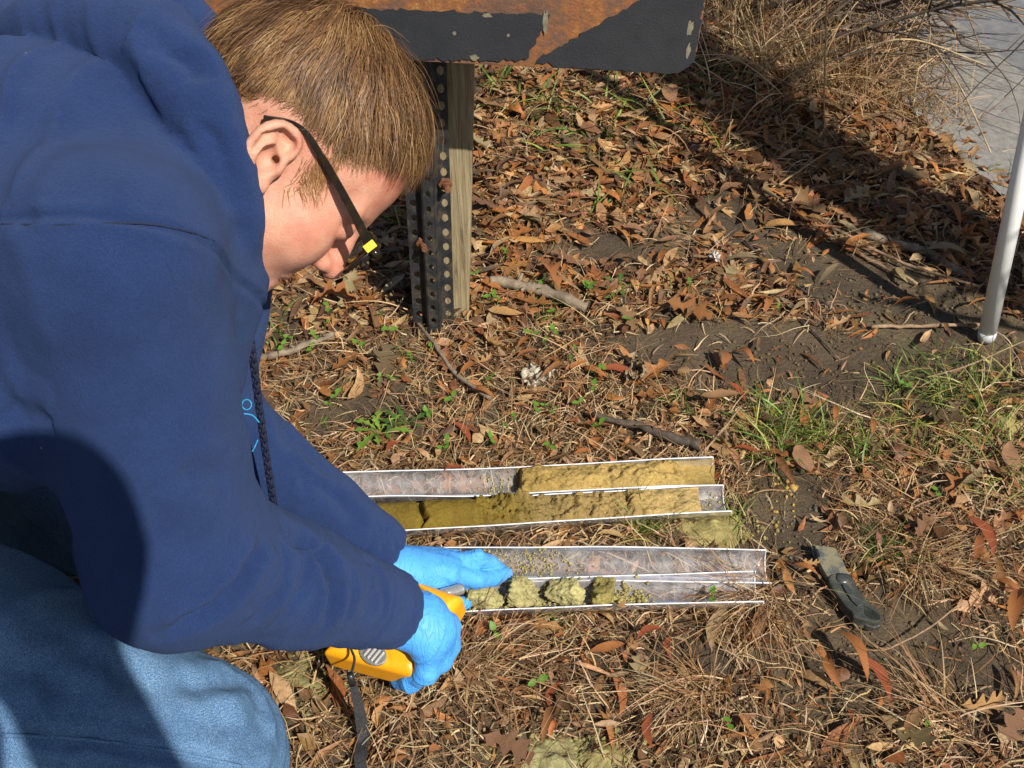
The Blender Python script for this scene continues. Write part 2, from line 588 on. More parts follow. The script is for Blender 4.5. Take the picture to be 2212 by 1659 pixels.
def blades(N, nseg, L, W, lift, droop, yaw, pos, cols, rng, curly=0.25):
    """thin grass blades that rise at angle `lift` and droop over"""
    t = np.linspace(0, 1, nseg + 1)
    ph = lift[:, None] - droop[:, None] * t[None]
    hd = yaw[:, None] + np.cumsum(rng.normal(0, curly, (N, nseg + 1)), 1)
    ds = L[:, None] / nseg
    def cum(a): return np.concatenate([np.zeros((N, 1)), np.cumsum(a[:, :-1] * ds, 1)], 1)
    x = cum(np.cos(ph) * np.cos(hd)); y = cum(np.cos(ph) * np.sin(hd)); z = cum(np.sin(ph))
    z = np.maximum(z, -0.004)
    w = W[:, None] * (1 - 0.85 * t ** 1.5)[None] * 0.5
    rl = rng.uniform(-1.2, 1.2, (N, 1))
    sx, sy, sz = -np.sin(hd) * np.cos(rl), np.cos(hd) * np.cos(rl), np.sin(rl) + 0 * hd
    A = np.stack([x + w * sx, y + w * sy, z + w * sz], -1)
    B = np.stack([x - w * sx, y - w * sy, z - w * sz], -1)
    V = np.stack([A, B], 2).reshape(N, -1, 3) + pos[:, None, :]
    k = (nseg + 1) * 2
    q = [(2 * i, 2 * i + 2, 2 * i + 3, 2 * i + 1) for i in range(nseg)]
    F = (np.array(q)[None] + (np.arange(N) * k)[:, None, None]).reshape(-1, 4)
    return V.reshape(-1, 3), F, np.repeat(cols, k, 0)

LEAFCOL = np.array([(0.31, 0.125, 0.040), (0.25, 0.10, 0.035), (0.38, 0.20, 0.080), (0.17, 0.08, 0.038), (0.44, 0.29, 0.15),
                    (0.12, 0.062, 0.034), (0.34, 0.155, 0.055), (0.24, 0.135, 0.065), (0.36, 0.26, 0.15), (0.20, 0.115, 0.06), (0.29, 0.17, 0.085)])
STRAWCOL = np.array([(0.42, 0.29, 0.15), (0.33, 0.21, 0.10), (0.23, 0.125, 0.055), (0.52, 0.39, 0.23), (0.13, 0.072, 0.036), (0.28, 0.155, 0.065), (0.46, 0.31, 0.16), (0.25, 0.12, 0.048)])
GREENCOL = np.array([(0.10, 0.19, 0.025), (0.15, 0.25, 0.035), (0.07, 0.14, 0.022), (0.22, 0.28, 0.05)])
def pick(pal, N, rng, jit=0.18):
    c = pal[rng.integers(0, len(pal), N)]
    return np.clip(c * (1 + rng.normal(0, jit, (N, 1))) * (1 + rng.normal(0, 0.05, (N, 3))), 0.01, 0.9)

def blob(px, py, cx, cy, rx, ry, rot=0.0):
    a = math.radians(rot); dx, dy = px - cx, py - cy
    u, v = dx * math.cos(a) + dy * math.sin(a), -dx * math.sin(a) + dy * math.cos(a)
    return np.exp(-((u / rx) ** 2 + (v / ry) ** 2))

def mud(px, py):
    e = (2.0 * blob(px, py, 1960, 650, 320, 75, 22) + 2.0 * blob(px, py, 1740, 790, 330, 75, 8) + 1.5 * blob(px, py, 1500, 760, 130, 35) + 1.3 * blob(px, py, 1560, 1150, 130, 42) + 1.5 * blob(px, py, 1720, 1110, 85, 130)
         + 1.3 * blob(px, py, 1850, 1440, 170, 95) + blob(px, py, 660, 1460, 110, 70) + 1.2 * blob(px, py, 1230, 1630, 170, 50) + 1.0 * blob(px, py, 760, 900, 170, 55) + 1.0 * blob(px, py, 610, 690, 70, 60)
         + 1.0 * blob(px, py, 2130, 1480, 130, 150) + 1.1 * blob(px, py, 1330, 545, 160, 45) + 1.2 * blob(px, py, 2160, 740, 90, 50) + 1.0 * blob(px, py, 1500, 1420, 140, 55) + 0.8 * blob(px, py, 1950, 1330, 120, 60) + 0.8 * blob(px, py, 1560, 470, 120, 40))
    return np.clip(e, 0, 1)

def scatter(N, rng, accept, x0=-1.35, x1=1.35, y0=0.42, y1=3.0):
    out = []
    tot = 0
    while tot < N:
        x = rng.uniform(x0, x1, N); y = rng.uniform(y0, y1, N)
        px, py = to_px(np.stack([x, y, 0 * x], 1))
        ok = (rng.random(N) < accept(px, py, x, y)) & (road_d(x, y) < -0.02 + rng.normal(0, 0.05, N)) & (np.abs(x) < 0.35 + 0.42 * (y + 0.3))
        out.append(np.stack([x[ok], y[ok]], 1)); tot += ok.sum()
    q = np.concatenate(out)[:N]
    return np.concatenate([q, gz(q[:, 0], q[:, 1])[:, None]], 1)

def w_leaf(px, py, x, y):
    up = 1 / (1 + np.exp((py - 720) / 70))
    return np.clip(0.13 + 0.87 * up, 0, 1) * (1 - 0.92 * mud(px, py))
def w_straw(px, py, x, y):
    up = 1 / (1 + np.exp((py - 700) / 60))
    return np.clip(1 - 0.72 * up, 0, 1) * (1 - 0.93 * mud(px, py))

def stuff(name, parts, mat, label, cat):
    off, Vs, Fs, Cs = 0, [], [], []
    for V, F, C in parts:
        Vs.append(V); Fs.append(F + off); Cs.append(C); off += len(V)
    o = mk(name, press(np.concatenate(Vs)), np.concatenate(Fs), mat, cols=np.concatenate(Cs))
    return tag(o, label, cat, kind='stuff')

rng = np.random.default_rng(11)
def leaf_batch(N, kind, acc, zlo, zhi, scale=1.0):
    pos = scatter(N, rng, acc)
    pos[:, 2] += rng.uniform(zlo, zhi, N)
    yaw = rng.uniform(0, 6.28, N); pitch = rng.normal(0, 0.17, N); roll = rng.normal(0, 0.3, N)
    cols = pick(LEAFCOL, N, rng) * np.array([1.02, 0.98, 0.93])
    if kind == 'lance':
        L = rng.uniform(0.022, 0.068, N) * scale; W = L * rng.uniform(0.07, 0.14, N)
        return leaves(N, 5, L, W, prof_lance, rng.normal(0, 0.9, N), rng.uniform(-0.2, 0.9, N), yaw, pitch, roll, pos, cols, rng)
    if kind == 'bit':
        L = rng.uniform(0.009, 0.030, N); W = L * rng.uniform(0.08, 0.30, N)
        return leaves(N, 3, L, W, prof_oval, rng.normal(0, 1.0, N), rng.normal(0, 0.7, N), yaw, pitch, roll, pos, cols * 0.9, rng)
    L = rng.uniform(0.04, 0.085, N) * scale; W = L * rng.uniform(0.26, 0.36, N)
    return leaves(N, 17, L, W, prof_oak, rng.normal(0, 1.6, N), rng.uniform(-0.4, 1.0, N), yaw, pitch, roll, pos, cols, rng, 0.25, 0.45)

stuff('leaf_litter', [leaf_batch(11000, 'lance', w_leaf, 0.0, 0.018), leaf_batch(2200, 'oak', w_leaf, 0.0, 0.018, 0.9),
                      leaf_batch(25000, 'bit', lambda a, b, x, y: np.clip(w_leaf(a, b, x, y) + 0.42, 0, 1) * (1 - 0.82 * mud(a, b)), 0.0, 0.018)],
      M['litter'], 'dense brown and orange leaf litter covering the ground', 'leaf litter')

def straw_batch(N, acc, Lr, Wr, lift, droop, zlo=0.0, zhi=0.012, pal=STRAWCOL, curly=0.3, nseg=4):
    pos = scatter(N, rng, acc); pos[:, 2] += rng.uniform(zlo, zhi, N)
    return blades(N, nseg, rng.uniform(*Lr, N), rng.uniform(*Wr, N), rng.normal(*lift, N), rng.normal(*droop, N), rng.uniform(0, 6.28, N), pos, pick(pal, N, rng), rng, curly)
stuff('dead_grass', [straw_batch(58000, w_straw, (0.014, 0.055), (0.0008, 0.0024), (0.28, 0.28), (0.9, 0.5)),
                     straw_batch(2600, w_straw, (0.06, 0.12), (0.0008, 0.0018), (0.3, 0.2), (0.6, 0.3), curly=0.12, nseg=6),
                     straw_batch(3200, lambda a, b, x, y: 0.25 * (1 - mud(a, b)) + 0 * a, (0.05, 0.12), (0.0008, 0.002), (0.3, 0.25), (0.6, 0.4), curly=0.15, nseg=6)],
      M['straw'], 'matted straw coloured dead grass lying over the soil', 'dead grass')

# ------------------------------------------------------------------ the kneeling person
def mat_skin():
    m, n, l, b = mat_new('skin')
    a = n.new('ShaderNodeAttribute'); a.attribute_name = 'Col'
    t = noise_node(n, l, 45, 5, 0.6)
    r = ramp(n, [(0.3, (0.84, 0.74, 0.70)), (0.7, (1.1, 1.08, 1.06))])
    l.new(t.outputs['Fac'], r.inputs[0])
    mx = n.new('ShaderNodeMix'); mx.data_type = 'RGBA'; mx.blend_type = 'MULTIPLY'; mx.inputs['Factor'].default_value = 1.0
    l.new(a.outputs['Color'], mx.inputs['A']); l.new(r.outputs[0], mx.inputs['B'])
    l.new(mx.outputs['Result'], b.inputs['Base Color'])
    b.inputs['Roughness'].default_value = 0.48
    b.inputs['Specular IOR Level'].default_value = 0.35
    b.inputs['Subsurface Weight'].default_value = 0.25
    b.inputs['Subsurface Radius'].default_value = (1.0, 0.35, 0.2)
    b.inputs['Subsurface Scale'].default_value = 0.004
    t2 = noise_node(n, l, 520, 4, 0.65)
    bump(n, l, t2.outputs['Fac'], b, 0.0007)
    return m

def mat_fleece():
    m, n, l, b = mat_new('navy_fleece')
    t = noise_node(n, l, 900, 4, 0.7)
    t3 = noise_node(n, l, 26, 4, 0.6)
    r = ramp(n, [(0.3, (0.0068, 0.017, 0.063)), (0.7, (0.0175, 0.040, 0.124))])
    l.new(t.outputs['Fac'], r.inputs[0])
    r2 = ramp(n, [(0.3, (0.82, 0.84, 0.88)), (0.7, (1.1, 1.1, 1.08))])
    l.new(t3.outputs['Fac'], r2.inputs[0])
    mx = n.new('ShaderNodeMix'); mx.data_type = 'RGBA'; mx.blend_type = 'MULTIPLY'; mx.inputs['Factor'].default_value = 1.0
    l.new(r.outputs[0], mx.inputs['A']); l.new(r2.outputs[0], mx.inputs['B'])
    # sparse pale lint
    v = n.new('ShaderNodeTexVoronoi'); v.inputs['Scale'].default_value = 22
    l.new(n.new('ShaderNodeTexCoord').outputs['Object'], v.inputs['Vector'])
    rl = ramp(n, [(0.0, (1, 1, 1)), (0.030, (0, 0, 0))])
    l.new(v.outputs['Distance'], rl.inputs[0])
    mx2 = n.new('ShaderNodeMix'); mx2.data_type = 'RGBA'
    l.new(rl.outputs[0], mx2.inputs['Factor']); l.new(mx.outputs['Result'], mx2.inputs['A'])
    mx2.inputs['B'].default_value = (0.2, 0.22, 0.26, 1)
    l.new(mx2.outputs['Result'], b.inputs['Base Color'])
    b.inputs['Roughness'].default_value = 0.9
    b.inputs['Specular IOR Level'].default_value = 0.15
    b.inputs['Sheen Weight'].default_value = 0.12
    b.inputs['Sheen Roughness'].default_value = 0.6
    b.inputs['Sheen Tint'].default_value = (0.35, 0.5, 0.9, 1)
    ad = n.new('ShaderNodeMath'); ad.operation = 'ADD'
    l.new(t.outputs['Fac'], ad.inputs[0])
    t4 = noise_node(n, l, 260, 3, 0.6); l.new(t4.outputs['Fac'], ad.inputs[1])
    bump(n, l, ad.outputs[0], b, 0.0013)
    return m

def mat_denim():
    m, n, l, b = mat_new('blue_denim')
    co = n.new('ShaderNodeTexCoord').outputs['Object']
    mp = n.new('ShaderNodeMapping'); mp.inputs['Rotation'].default_value = (0.5, 0.3, 0.8)
    l.new(co, mp.inputs['Vector'])
    w = n.new('ShaderNodeTexWave'); w.inputs['Scale'].default_value = 420; w.inputs['Distortion'].default_value = 4.0
    w.inputs['Detail'].default_value = 3; w.inputs['Detail Scale'].default_value = 2.0
    l.new(mp.outputs[0], w.inputs['Vector'])
    t = noise_node(n, l, 800, 3, 0.6); t2 = noise_node(n, l, 16, 4, 0.6)
    ad = n.new('ShaderNodeMath'); ad.operation = 'MULTIPLY_ADD'
    l.new(w.outputs['Fac'], ad.inputs[0]); ad.inputs[1].default_value = 0.14; l.new(t.outputs['Fac'], ad.inputs[2])
    r = ramp(n, [(0.36, (0.038, 0.098, 0.20)), (0.56, (0.085, 0.175, 0.315)), (0.78, (0.20, 0.31, 0.455))])
    l.new(ad.outputs[0], r.inputs[0])
    r2 = ramp(n, [(0.3, (0.72, 0.76, 0.8)), (0.7, (1.15, 1.12, 1.08))])
    l.new(t2.outputs['Fac'], r2.inputs[0])
    mx = n.new('ShaderNodeMix'); mx.data_type = 'RGBA'; mx.blend_type = 'MULTIPLY'; mx.inputs['Factor'].default_value = 1.0
    l.new(r.outputs[0], mx.inputs['A']); l.new(r2.outputs[0], mx.inputs['B'])
    l.new(mx.outputs['Result'], b.inputs['Base Color'])
    b.inputs['Roughness'].default_value = 0.9
    b.inputs['Specular IOR Level'].default_value = 0.2
    bump(n, l, ad.outputs[0], b, 0.0012)
    return m

def mat_glove():
    m, n, l, b = mat_new('blue_nitrile')
    t = noise_node(n, l, 60, 3, 0.5)
    r = ramp(n, [(0.3, (0.065, 0.30, 0.74)), (0.7, (0.085, 0.35, 0.80))])
    l.new(t.outputs['Fac'], r.inputs[0]); l.new(r.outputs[0], b.inputs['Base Color'])
    b.inputs['Roughness'].default_value = 0.55
    b.inputs['Specular IOR Level'].default_value = 0.3
    b.inputs['Subsurface Weight'].default_value = 0.15
    b.inputs['Subsurface Scale'].default_value = 0.003
    co = n.new('ShaderNodeTexCoord').outputs['Object']
    mp = n.new('ShaderNodeMapping'); mp.inputs['Rotation'].default_value = (0.2, 0.1, 0.6); mp.inputs['Scale'].default_value = (1.0, 0.28, 0.6)
    l.new(co, mp.inputs['Vector'])
    t2 = noise_node(n, l, 130, 3, 0.5, mp.outputs[0], 0.8)
    r3 = ramp(n, [(0.44, (0, 0, 0)), (0.5, (1, 1, 1)), (0.56, (0, 0, 0))])
    l.new(t2.outputs['Fac'], r3.inputs[0])
    bump(n, l, r3.outputs[0], b, 0.0004)
    return m
M['skin'], M['fleece'], M['denim'], M['glove'] = mat_skin(), mat_fleece(), mat_denim(), mat_glove()
M['hair'] = mat_vcol('hair', 0.5, 0.08, 0.4, vary=False)

IR, ID, IZ = np.array([1.0, 0, 0]), np.array([0, -SN, -CS]), np.array([0, CS, -SN])
YAW = math.radians(17)
h_in = nrm(0.616 * IR + 0.79 * ID)
HF = math.cos(YAW) * h_in + math.sin(YAW) * IZ          # face direction
HU = nrm(0.79 * IR - 0.616 * ID)                         # chin to crown
HS = -math.cos(YAW) * IZ + math.sin(YAW) * h_in         # towards the right ear
CANAL = P(593, 344, 0.985)
HO = CANAL - 0.070 * HS
HM = np.stack([HF, HS, HU])
def to_head(p): return (p - HO) @ HM.T
def from_head(q): return HO + np.asarray(q, float) @ HM

ec, es = math.cos(math.radians(27)), math.sin(math.radians(27))
EA = np.array([-es, 0, ec]); EB = np.array([ec, 0, es]); EC = np.array([0, 1.0, 0])
ESC = 0.86
def ear_pt(a, b, c):
    a, b = a * ESC, b * ESC
    return np.array([0, 0.070, 0]) + EA * a * 1e-3 + EB * b * 1e-3 + EC * c * 1e-3
HELIX = [ear_pt(2, 7, 4), ear_pt(11, 13, 5), ear_pt(22, 13.5, 7), ear_pt(31, 6, 10), ear_pt(31.5, -9, 15), ear_pt(19, -22, 19), ear_pt(-1, -26, 18), ear_pt(-18, -18, 13), ear_pt(-29, -5, 8)]
ANTI = [ear_pt(21, -1, 8), ear_pt(13, -11, 12.5), ear_pt(0, -15.5, 13), ear_pt(-11, -11, 10), ear_pt(-15, -2, 7)]

SCAPHA = [ear_pt(21, 7, 10), ear_pt(25, -4, 14), ear_pt(17, -16, 19.5), ear_pt(2, -21, 20)]
HELIX_S = spline(HELIX, 22); HELIX_R = np.interp(np.linspace(0, 1, 22), np.linspace(0, 1, 9), [0.0028, 0.0032, 0.0038, 0.0042, 0.0042, 0.0040, 0.0038, 0.0040, 0.0052])
def sd_face(q):
    """head in its own axes: x forward, y right ear, z up"""
    ay = np.abs(q[:, 1])
    m = np.stack([q[:, 0], ay, q[:, 2]], 1)
    d = s_ell(q, (-0.012, 0, 0.048), (0.097, 0.0755, 0.086))
    d = smin(d, s_ell(q, (0.034, 0, 0.045), (0.060, 0.062, 0.065)), 0.02)
    d = smin(d, s_ell(q, (0.032, 0, -0.036), (0.060, 0.057, 0.075)), 0.025)
    d = smin(d, s_ell(m, (0.055, 0.034, -0.022), (0.033, 0.031, 0.036)), 0.02)
    d = smin(d, s_cone(m, (-0.002, 0.052, -0.045), (0.060, 0.016, -0.090), 0.017, 0.018), 0.025)
    d = smin(d, s_ell(q, (0.066, 0, -0.092), (0.020, 0.022, 0.020)), 0.02)
    d = smin(d, s_cone(m, (0.084, 0.006, 0.026), (0.074, 0.045, 0.024), 0.011, 0.010), 0.012)
    d = smax(d, -s_ell(m, (0.102, 0.032, 0.008), (0.020, 0.017, 0.013)), 0.012)
    d = smin(d, s_ell(m, (0.080, 0.032, 0.008), (0.0125, 0.0135, 0.0125)), 0.003)
    d = smin(d, s_cone(q, (0.088, 0, 0.020), (0.105, 0, -0.020), 0.0075, 0.0105), 0.010)
    d = smin(d, s_ell(q, (0.106, 0, -0.024), (0.0115, 0.011, 0.010)), 0.006)
    d = smin(d, s_ell(m, (0.096, 0.012, -0.026), (0.010, 0.0075, 0.008)), 0.005)
    d = smax(d, -s_ell(m, (0.101, 0.007, -0.034), (0.006, 0.0035, 0.005)), 0.003)
    d = smin(d, s_ell(q, (0.080, 0, -0.058), (0.011, 0.024, 0.0065)), 0.006)
    d = smin(d, s_ell(q, (0.078, 0, -0.071), (0.011, 0.022, 0.007)), 0.006)
    d = smax(d, -s_ell(q, (0.092, 0, -0.0645), (0.010, 0.024, 0.0016)), 0.003)
    # neck
    d = smin(d, s_cone(q, (-0.028, 0, -0.030), (-0.065, 0, -0.14), 0.052, 0.048), 0.03)
    # ears
    full = d
    sel = np.linalg.norm(m - np.array([-0.004, 0.078, 0.0]), axis=1) < 0.062
    if not sel.any(): return d
    m = m[sel]; d = full[sel]
    e = s_chain(m, HELIX_S, HELIX_R, 0.002)
    pl = s_ell(m, ear_pt(1, -8, 8.5), (0.028, 0.0185, 0.0030), np.stack([EA, nrm(EB - 0.55 * EC), nrm(EC + 0.55 * EB)]))
    e = smin(e, pl, 0.004)
    e = smin(e, s_chain(m, ANTI, [0.0030, 0.0040, 0.0042, 0.0038, 0.0032], 0.004), 0.005)
    e = smin(e, s_ell(m, ear_pt(-27, -3, 6.5), (0.008, 0.0065, 0.0042), np.stack([EA, EB, EC])), 0.006)
    e = smin(e, s_ell(m, ear_pt(-4, 7.5, 4.5), (0.0075, 0.004, 0.0045), np.stack([EA, EB, EC])), 0.004)
    e = smin(e, s_cone(m, ear_pt(-2, -9, -2), ear_pt(0, -13, 9), 0.014, 0.010), 0.008)
    e = smax(e, -s_ell(m, ear_pt(-2, -5.5, 12.5), (0.0125, 0.0095, 0.0105), np.stack([EA, EB, EC])), 0.004)
    e = smax(e, -s_ell(m, ear_pt(19.5, 3.0, 11), (0.0055, 0.0095, 0.0075), np.stack([nrm(EA + 0.35 * EB), nrm(EB - 0.35 * EA), EC])), 0.003)
    e = smax(e, -s_chain(m, SCAPHA, [0.0045, 0.0045, 0.0030, 0.0015], 0.003), 0.0025)
    d = smin(d, e, 0.006)
    d = smax(d, -s_cone(m, ear_pt(0, 1.5, -8), ear_pt(0, 0.5, 6), 0.0032, 0.0036), 0.002)
    full = full.copy(); full[sel] = d
    return full
def sd_head(p): return sd_face(to_head(p))
def sd_scalp(p):
    q = to_head(p)
    d = s_ell(q, (-0.012, 0, 0.048), (0.097, 0.0755, 0.086))
    d = smin(d, s_ell(q, (0.034, 0, 0.045), (0.060, 0.062, 0.065)), 0.02)
    return smin(d, s_cone(q, (-0.028, 0, -0.030), (-0.065, 0, -0.14), 0.052, 0.048), 0.03)

# joints
S_N = P(235, 565, 0.905); E_N = P(383, 1200, 1.035); W_N = P(852, 1318, 1.235)
NECK = P(375, 345, 1.08)
S_F = NECK + (NECK - S_N) * 0.85 + np.array([0.02, 0, 0.0])
E_F = P(432, 890, 1.235); W_F = P(836, 1212, 1.315)
HIP = np.array([-0.86, 0.92, 0.40])
K_N = P(395, 1655, 1.16); K_F = np.array([-0.36, 0.92, 0.11])
H_N = np.array([-0.84, 0.74, 0.36]); H_F = np.array([-0.84, 1.08, 0.36])
A_N = np.array([-0.78, 0.62, 0.075]); A_F = np.array([-0.82, 1.0, 0.075])

person = thing('person', (K_N[0], K_N[1], 0), 'kneeling person in navy hoodie and blue jeans bent over clear tubes, wearing blue gloves', 'person')

# ---- body: fine head and neck, plainer limbs inside the clothes
V1, Q1 = surface(sd_head, HO - 0.21, HO + 0.17, 0.0020)
def sd_limbs(p):
    d = s_cone(p, NECK + (HIP - NECK) * 0.12 + np.array([0, 0, -0.05]), HIP, 0.07, 0.08)
    for a, b, ra, rb in ((NECK + np.array([0, 0, -0.03]), S_N, 0.04, 0.04), (NECK + np.array([0, 0, -0.03]), S_F, 0.04, 0.04), (S_N, E_N, 0.045, 0.038), (S_F, E_F, 0.045, 0.036), (E_N, W_N, 0.036, 0.026), (E_F, W_F, 0.034, 0.025),
                         (HIP, H_N, 0.08, 0.08), (HIP, H_F, 0.08, 0.08), (H_N, K_N, 0.075, 0.055), (H_F, K_F, 0.075, 0.055), (K_N, A_N, 0.05, 0.035), (K_F, A_F, 0.05, 0.035)):
        d = smin(d, s_cone(p, a, b, ra, rb), 0.02)
    return d
V2, Q2 = surface(sd_limbs, (-1.0, 0.45, 0.0), (0.05, 1.3, 0.75), 0.012)
V = np.concatenate([V1, V2]); Q = np.concatenate([Q1, Q2 + len(V1)])
hl = to_head(V)
LINE_F = np.array([-0.13, -0.075, -0.056, -0.040, 0.0, 0.030, 0.050, 0.066, 0.10])
LINE_U = np.array([-0.02, 0.000, 0.020, 0.044, 0.050, 0.063, 0.090, 0.116, 0.135])
def hairline(q): return q[:, 2] - np.interp(q[:, 0], LINE_F, LINE_U)
base = np.array([0.53, 0.285, 0.20])
cols = np.tile(base, (len(V), 1))
red = 0.95 * np.exp(-(np.linalg.norm((hl - [0.075, 0.02, 0.085]) / [0.05, 0.06, 0.045], axis=1)) ** 2) + 0.35 * np.exp(-(np.linalg.norm((hl - [0.07, 0.05, -0.01]) / [0.03, 0.03, 0.03], axis=1)) ** 2)
red = red + 0.8 * np.exp(-(np.linalg.norm((hl - [0.10, 0.0, -0.03]) / [0.03, 0.03, 0.025], axis=1)) ** 2)
red = red + 0.6 * np.exp(-(np.linalg.norm((hl - [0.01, 0.085, 0.02]) / [0.03, 0.02, 0.03], axis=1)) ** 2)
red = np.clip(red + 0.30 * fbm(hl, 28, 3, 5) + 0.30 * fbm(hl, 120, 3, 6) , 0, 1)
cols = cols * (1 - red[:, None]) + np.array([0.48, 0.185, 0.125]) * red[:, None]
lips = np.clip(1.4 - np.linalg.norm((hl - [0.09, 0, -0.064]) / [0.02, 0.026, 0.014], axis=1), 0, 1)
cols = cols * (1 - 0.6 * lips[:, None]) + 0.6 * lips[:, None] * np.array([0.40, 0.14, 0.12])
hm = np.clip((hairline(hl) + 0.004 + 0.006 * vn(hl, 90, 4)) / 0.010, 0, 1) * (np.linalg.norm(V - HO, axis=1) < 0.2) * (np.abs(hl[:, 1]) < 0.0765)
hm = hm[:, None] * 0.95
cols = cols * (1 - hm) + np.array([0.13, 0.075, 0.035]) * hm
body = mk('body', V, Q, M['skin'], person, cols=cols)

# ---- hair: strands combed over the scalp
def make_hair():
    rg = np.random.default_rng(5)
    q1 = to_head(V1)
    cand = V1[(hairline(q1) > 0.0) & (sd_face(q1) < 0.002) & (np.abs(q1[:, 1]) < 0.078)]
    N = 26000
    root = cand[rg.integers(0, len(cand), N)] + rg.normal(0, 0.001, (N, 3))
    rq = to_head(root)
    lay = rg.random(N) ** 1.3
    px, py = to_px(root)
    # length: long on the top and the front, short at the nape and above the ear
    above = hairline(rq)
    L = np.clip(0.014 + above * 0.95, 0.012, 0.12) * rg.uniform(0.6, 1.12, N) * (1 + 0.22 * vn(rq, 130, 77)) + 0.010 * (rg.random(N) < 0.10)
    nape = np.clip((0.0 - rq[:, 0]) / 0.05, 0, 1)
    L = L * (1 - 0.40 * nape) * (1 + 0.25 * np.clip((px - 820) / 120, 0, 1))
    n = 10
    P_ = np.zeros((N, n, 3)); P_[:, 0] = root
    GR = np.zeros((N, n, 3))
    p = root.copy()
    clump = np.stack([vn(rq, 75, 31 + k) for k in range(3)], 1)
    clump2 = np.stack([vn(rq, 230, 51 + k) for k in range(3)], 1)
    per = rg.normal(0, 1, (N, 3))
    fly = (rg.random(N) < 0.05)[:, None]
    def grad(x):
        e = 0.0015
        g = np.stack([sd_scalp(x + e * np.eye(3)[k]) - sd_scalp(x - e * np.eye(3)[k]) for k in range(3)], 1)
        return g / (np.linalg.norm(g, axis=1, keepdims=True) + 1e-9)
    base_dir = ID[None] * 1.0 + IR[None] * (np.clip((px - 800) / 380, -0.75, 0.5))[:, None] + HF[None] * 0.1
    base_dir = base_dir + nape[:, None] * (-0.45 * IR - 0.15 * HU)[None]
    thick = 0.003 + 0.015 * np.clip(above / 0.06, 0.1, 1) * (1 - 0.35 * nape)
    for s in range(1, n):
        t = s / (n - 1)
        g = grad(p)
        dr = base_dir + 0.30 * clump + 0.16 * clump2 + 0.05 * per + fly * per * 0.25 + 0.28 * np.stack([vn(p, 60, 71 + k) for k in range(3)], 1)
        dr = dr - g * (dr * g).sum(1, keepdims=True)
        dr /= np.linalg.norm(dr, axis=1, keepdims=True) + 1e-9
        p = p + dr * (L / (n - 1))[:, None]
        d = sd_scalp(p)
        want = 0.0015 + thick * (0.15 + 0.85 * lay) * (math.sin(min(1, t * 1.6) * math.pi / 2)) * (1 - 0.35 * t) + fly[:, 0] * 0.012 * t
        p = p + g * (want - d)[:, None] * (0.8 if s > 1 else 0.4)
        P_[:, s] = p
        GR[:, s] = g
        if s == 1: GR[:, 0] = g
    T = np.gradient(P_, axis=1); T /= np.linalg.norm(T, axis=2, keepdims=True) + 1e-9
    side = np.cross(T, GR + rg.normal(0, 0.28, (N, 1, 3))); side /= np.linalg.norm(side, axis=2, keepdims=True) + 1e-9
    w = (0.00024 * (1 - 0.7 * np.linspace(0, 1, n) ** 2))[None, :, None] * rg.uniform(0.7, 1.3, (N, 1, 1))
    V = np.stack([P_ - side * w, P_ + side * w], 2).reshape(-1, 3)
    q = np.array([(2 * i, 2 * i + 2, 2 * i + 3, 2 * i + 1) for i in range(n - 1)])
    Fc = (q[None] + (np.arange(N) * 2 * n)[:, None, None]).reshape(-1, 4)
    pal = np.array([(0.19, 0.094, 0.036), (0.27, 0.148, 0.058), (0.125, 0.062, 0.026), (0.34, 0.21, 0.092), (0.080, 0.040, 0.019)])
    ci = np.clip((vn(rq * np.array([1, 1, 0.45]), 150, 9) * 0.75 + 0.5) * 4.4 + rg.normal(0, 0.55, N), 0, 4).astype(int)
    c = pal[np.array([4, 2, 0, 1, 3])[ci]] * rg.uniform(0.85, 1.15, (N, 1))
    return V, Fc, np.repeat(c, 2 * n, 0)
V, Fc, C = make_hair()
# sideburn tuft in front of the ear and downy edge
def tuft(N, q0, spread, dr, L, seed, colr):
    rg = np.random.default_rng(seed)
    n = 7
    q = np.asarray(q0)[None] + rg.normal(0, 1, (N, 3)) * spread
    pts = [q.copy()]
    for s in range(1, n):
        d = np.asarray(dr)[None] + rg.normal(0, 0.35, (N, 3)) * 0.6 + 0.6 * np.stack([vn(q, 110, seed + k) for k in range(3)], 1)
        d /= np.linalg.norm(d, axis=1, keepdims=True)
        q = q + d * (L * rg.uniform(0.7, 1.2, (N, 1)) / (n - 1))
        sd = sd_face(q)
        q[:, 1] += np.clip(0.0012 + 0.002 * rg.random(N) - sd, -0.02, 0.02)
        pts.append(q.copy())
    A = np.stack(pts, 1)
    W = HO + A @ HM
    T = np.gradient(W, axis=1); T /= np.linalg.norm(T, axis=2, keepdims=True) + 1e-9
    sdv = np.cross(T, -IZ[None, None] + rg.normal(0, 0.3, (N, 1, 3))); sdv /= np.linalg.norm(sdv, axis=2, keepdims=True) + 1e-9
    w = (0.0003 * (1 - 0.7 * np.linspace(0, 1, n)))[None, :, None]
    Vv = np.stack([W - sdv * w, W + sdv * w], 2).reshape(-1, 3)
    qd = np.array([(2 * i, 2 * i + 2, 2 * i + 3, 2 * i + 1) for i in range(n - 1)])
    Ff = (qd[None] + (np.arange(N) * 2 * n)[:, None, None]).reshape(-1, 4)
    return Vv, Ff, np.tile(np.array(colr), (len(Vv), 1)) * rg.uniform(0.8, 1.2, (len(Vv), 1))
tf = [(V, Fc, C), tuft(130, (0.026, 0.068, 0.030), (0.005, 0.001, 0.010), (0.35, 0, -1.0), 0.020, 3, (0.24, 0.115, 0.045)),
      tuft(70, (0.031, 0.064, 0.012), (0.006, 0.001, 0.008), (0.7, 0, -0.6), 0.016, 4, (0.36, 0.19, 0.08))]
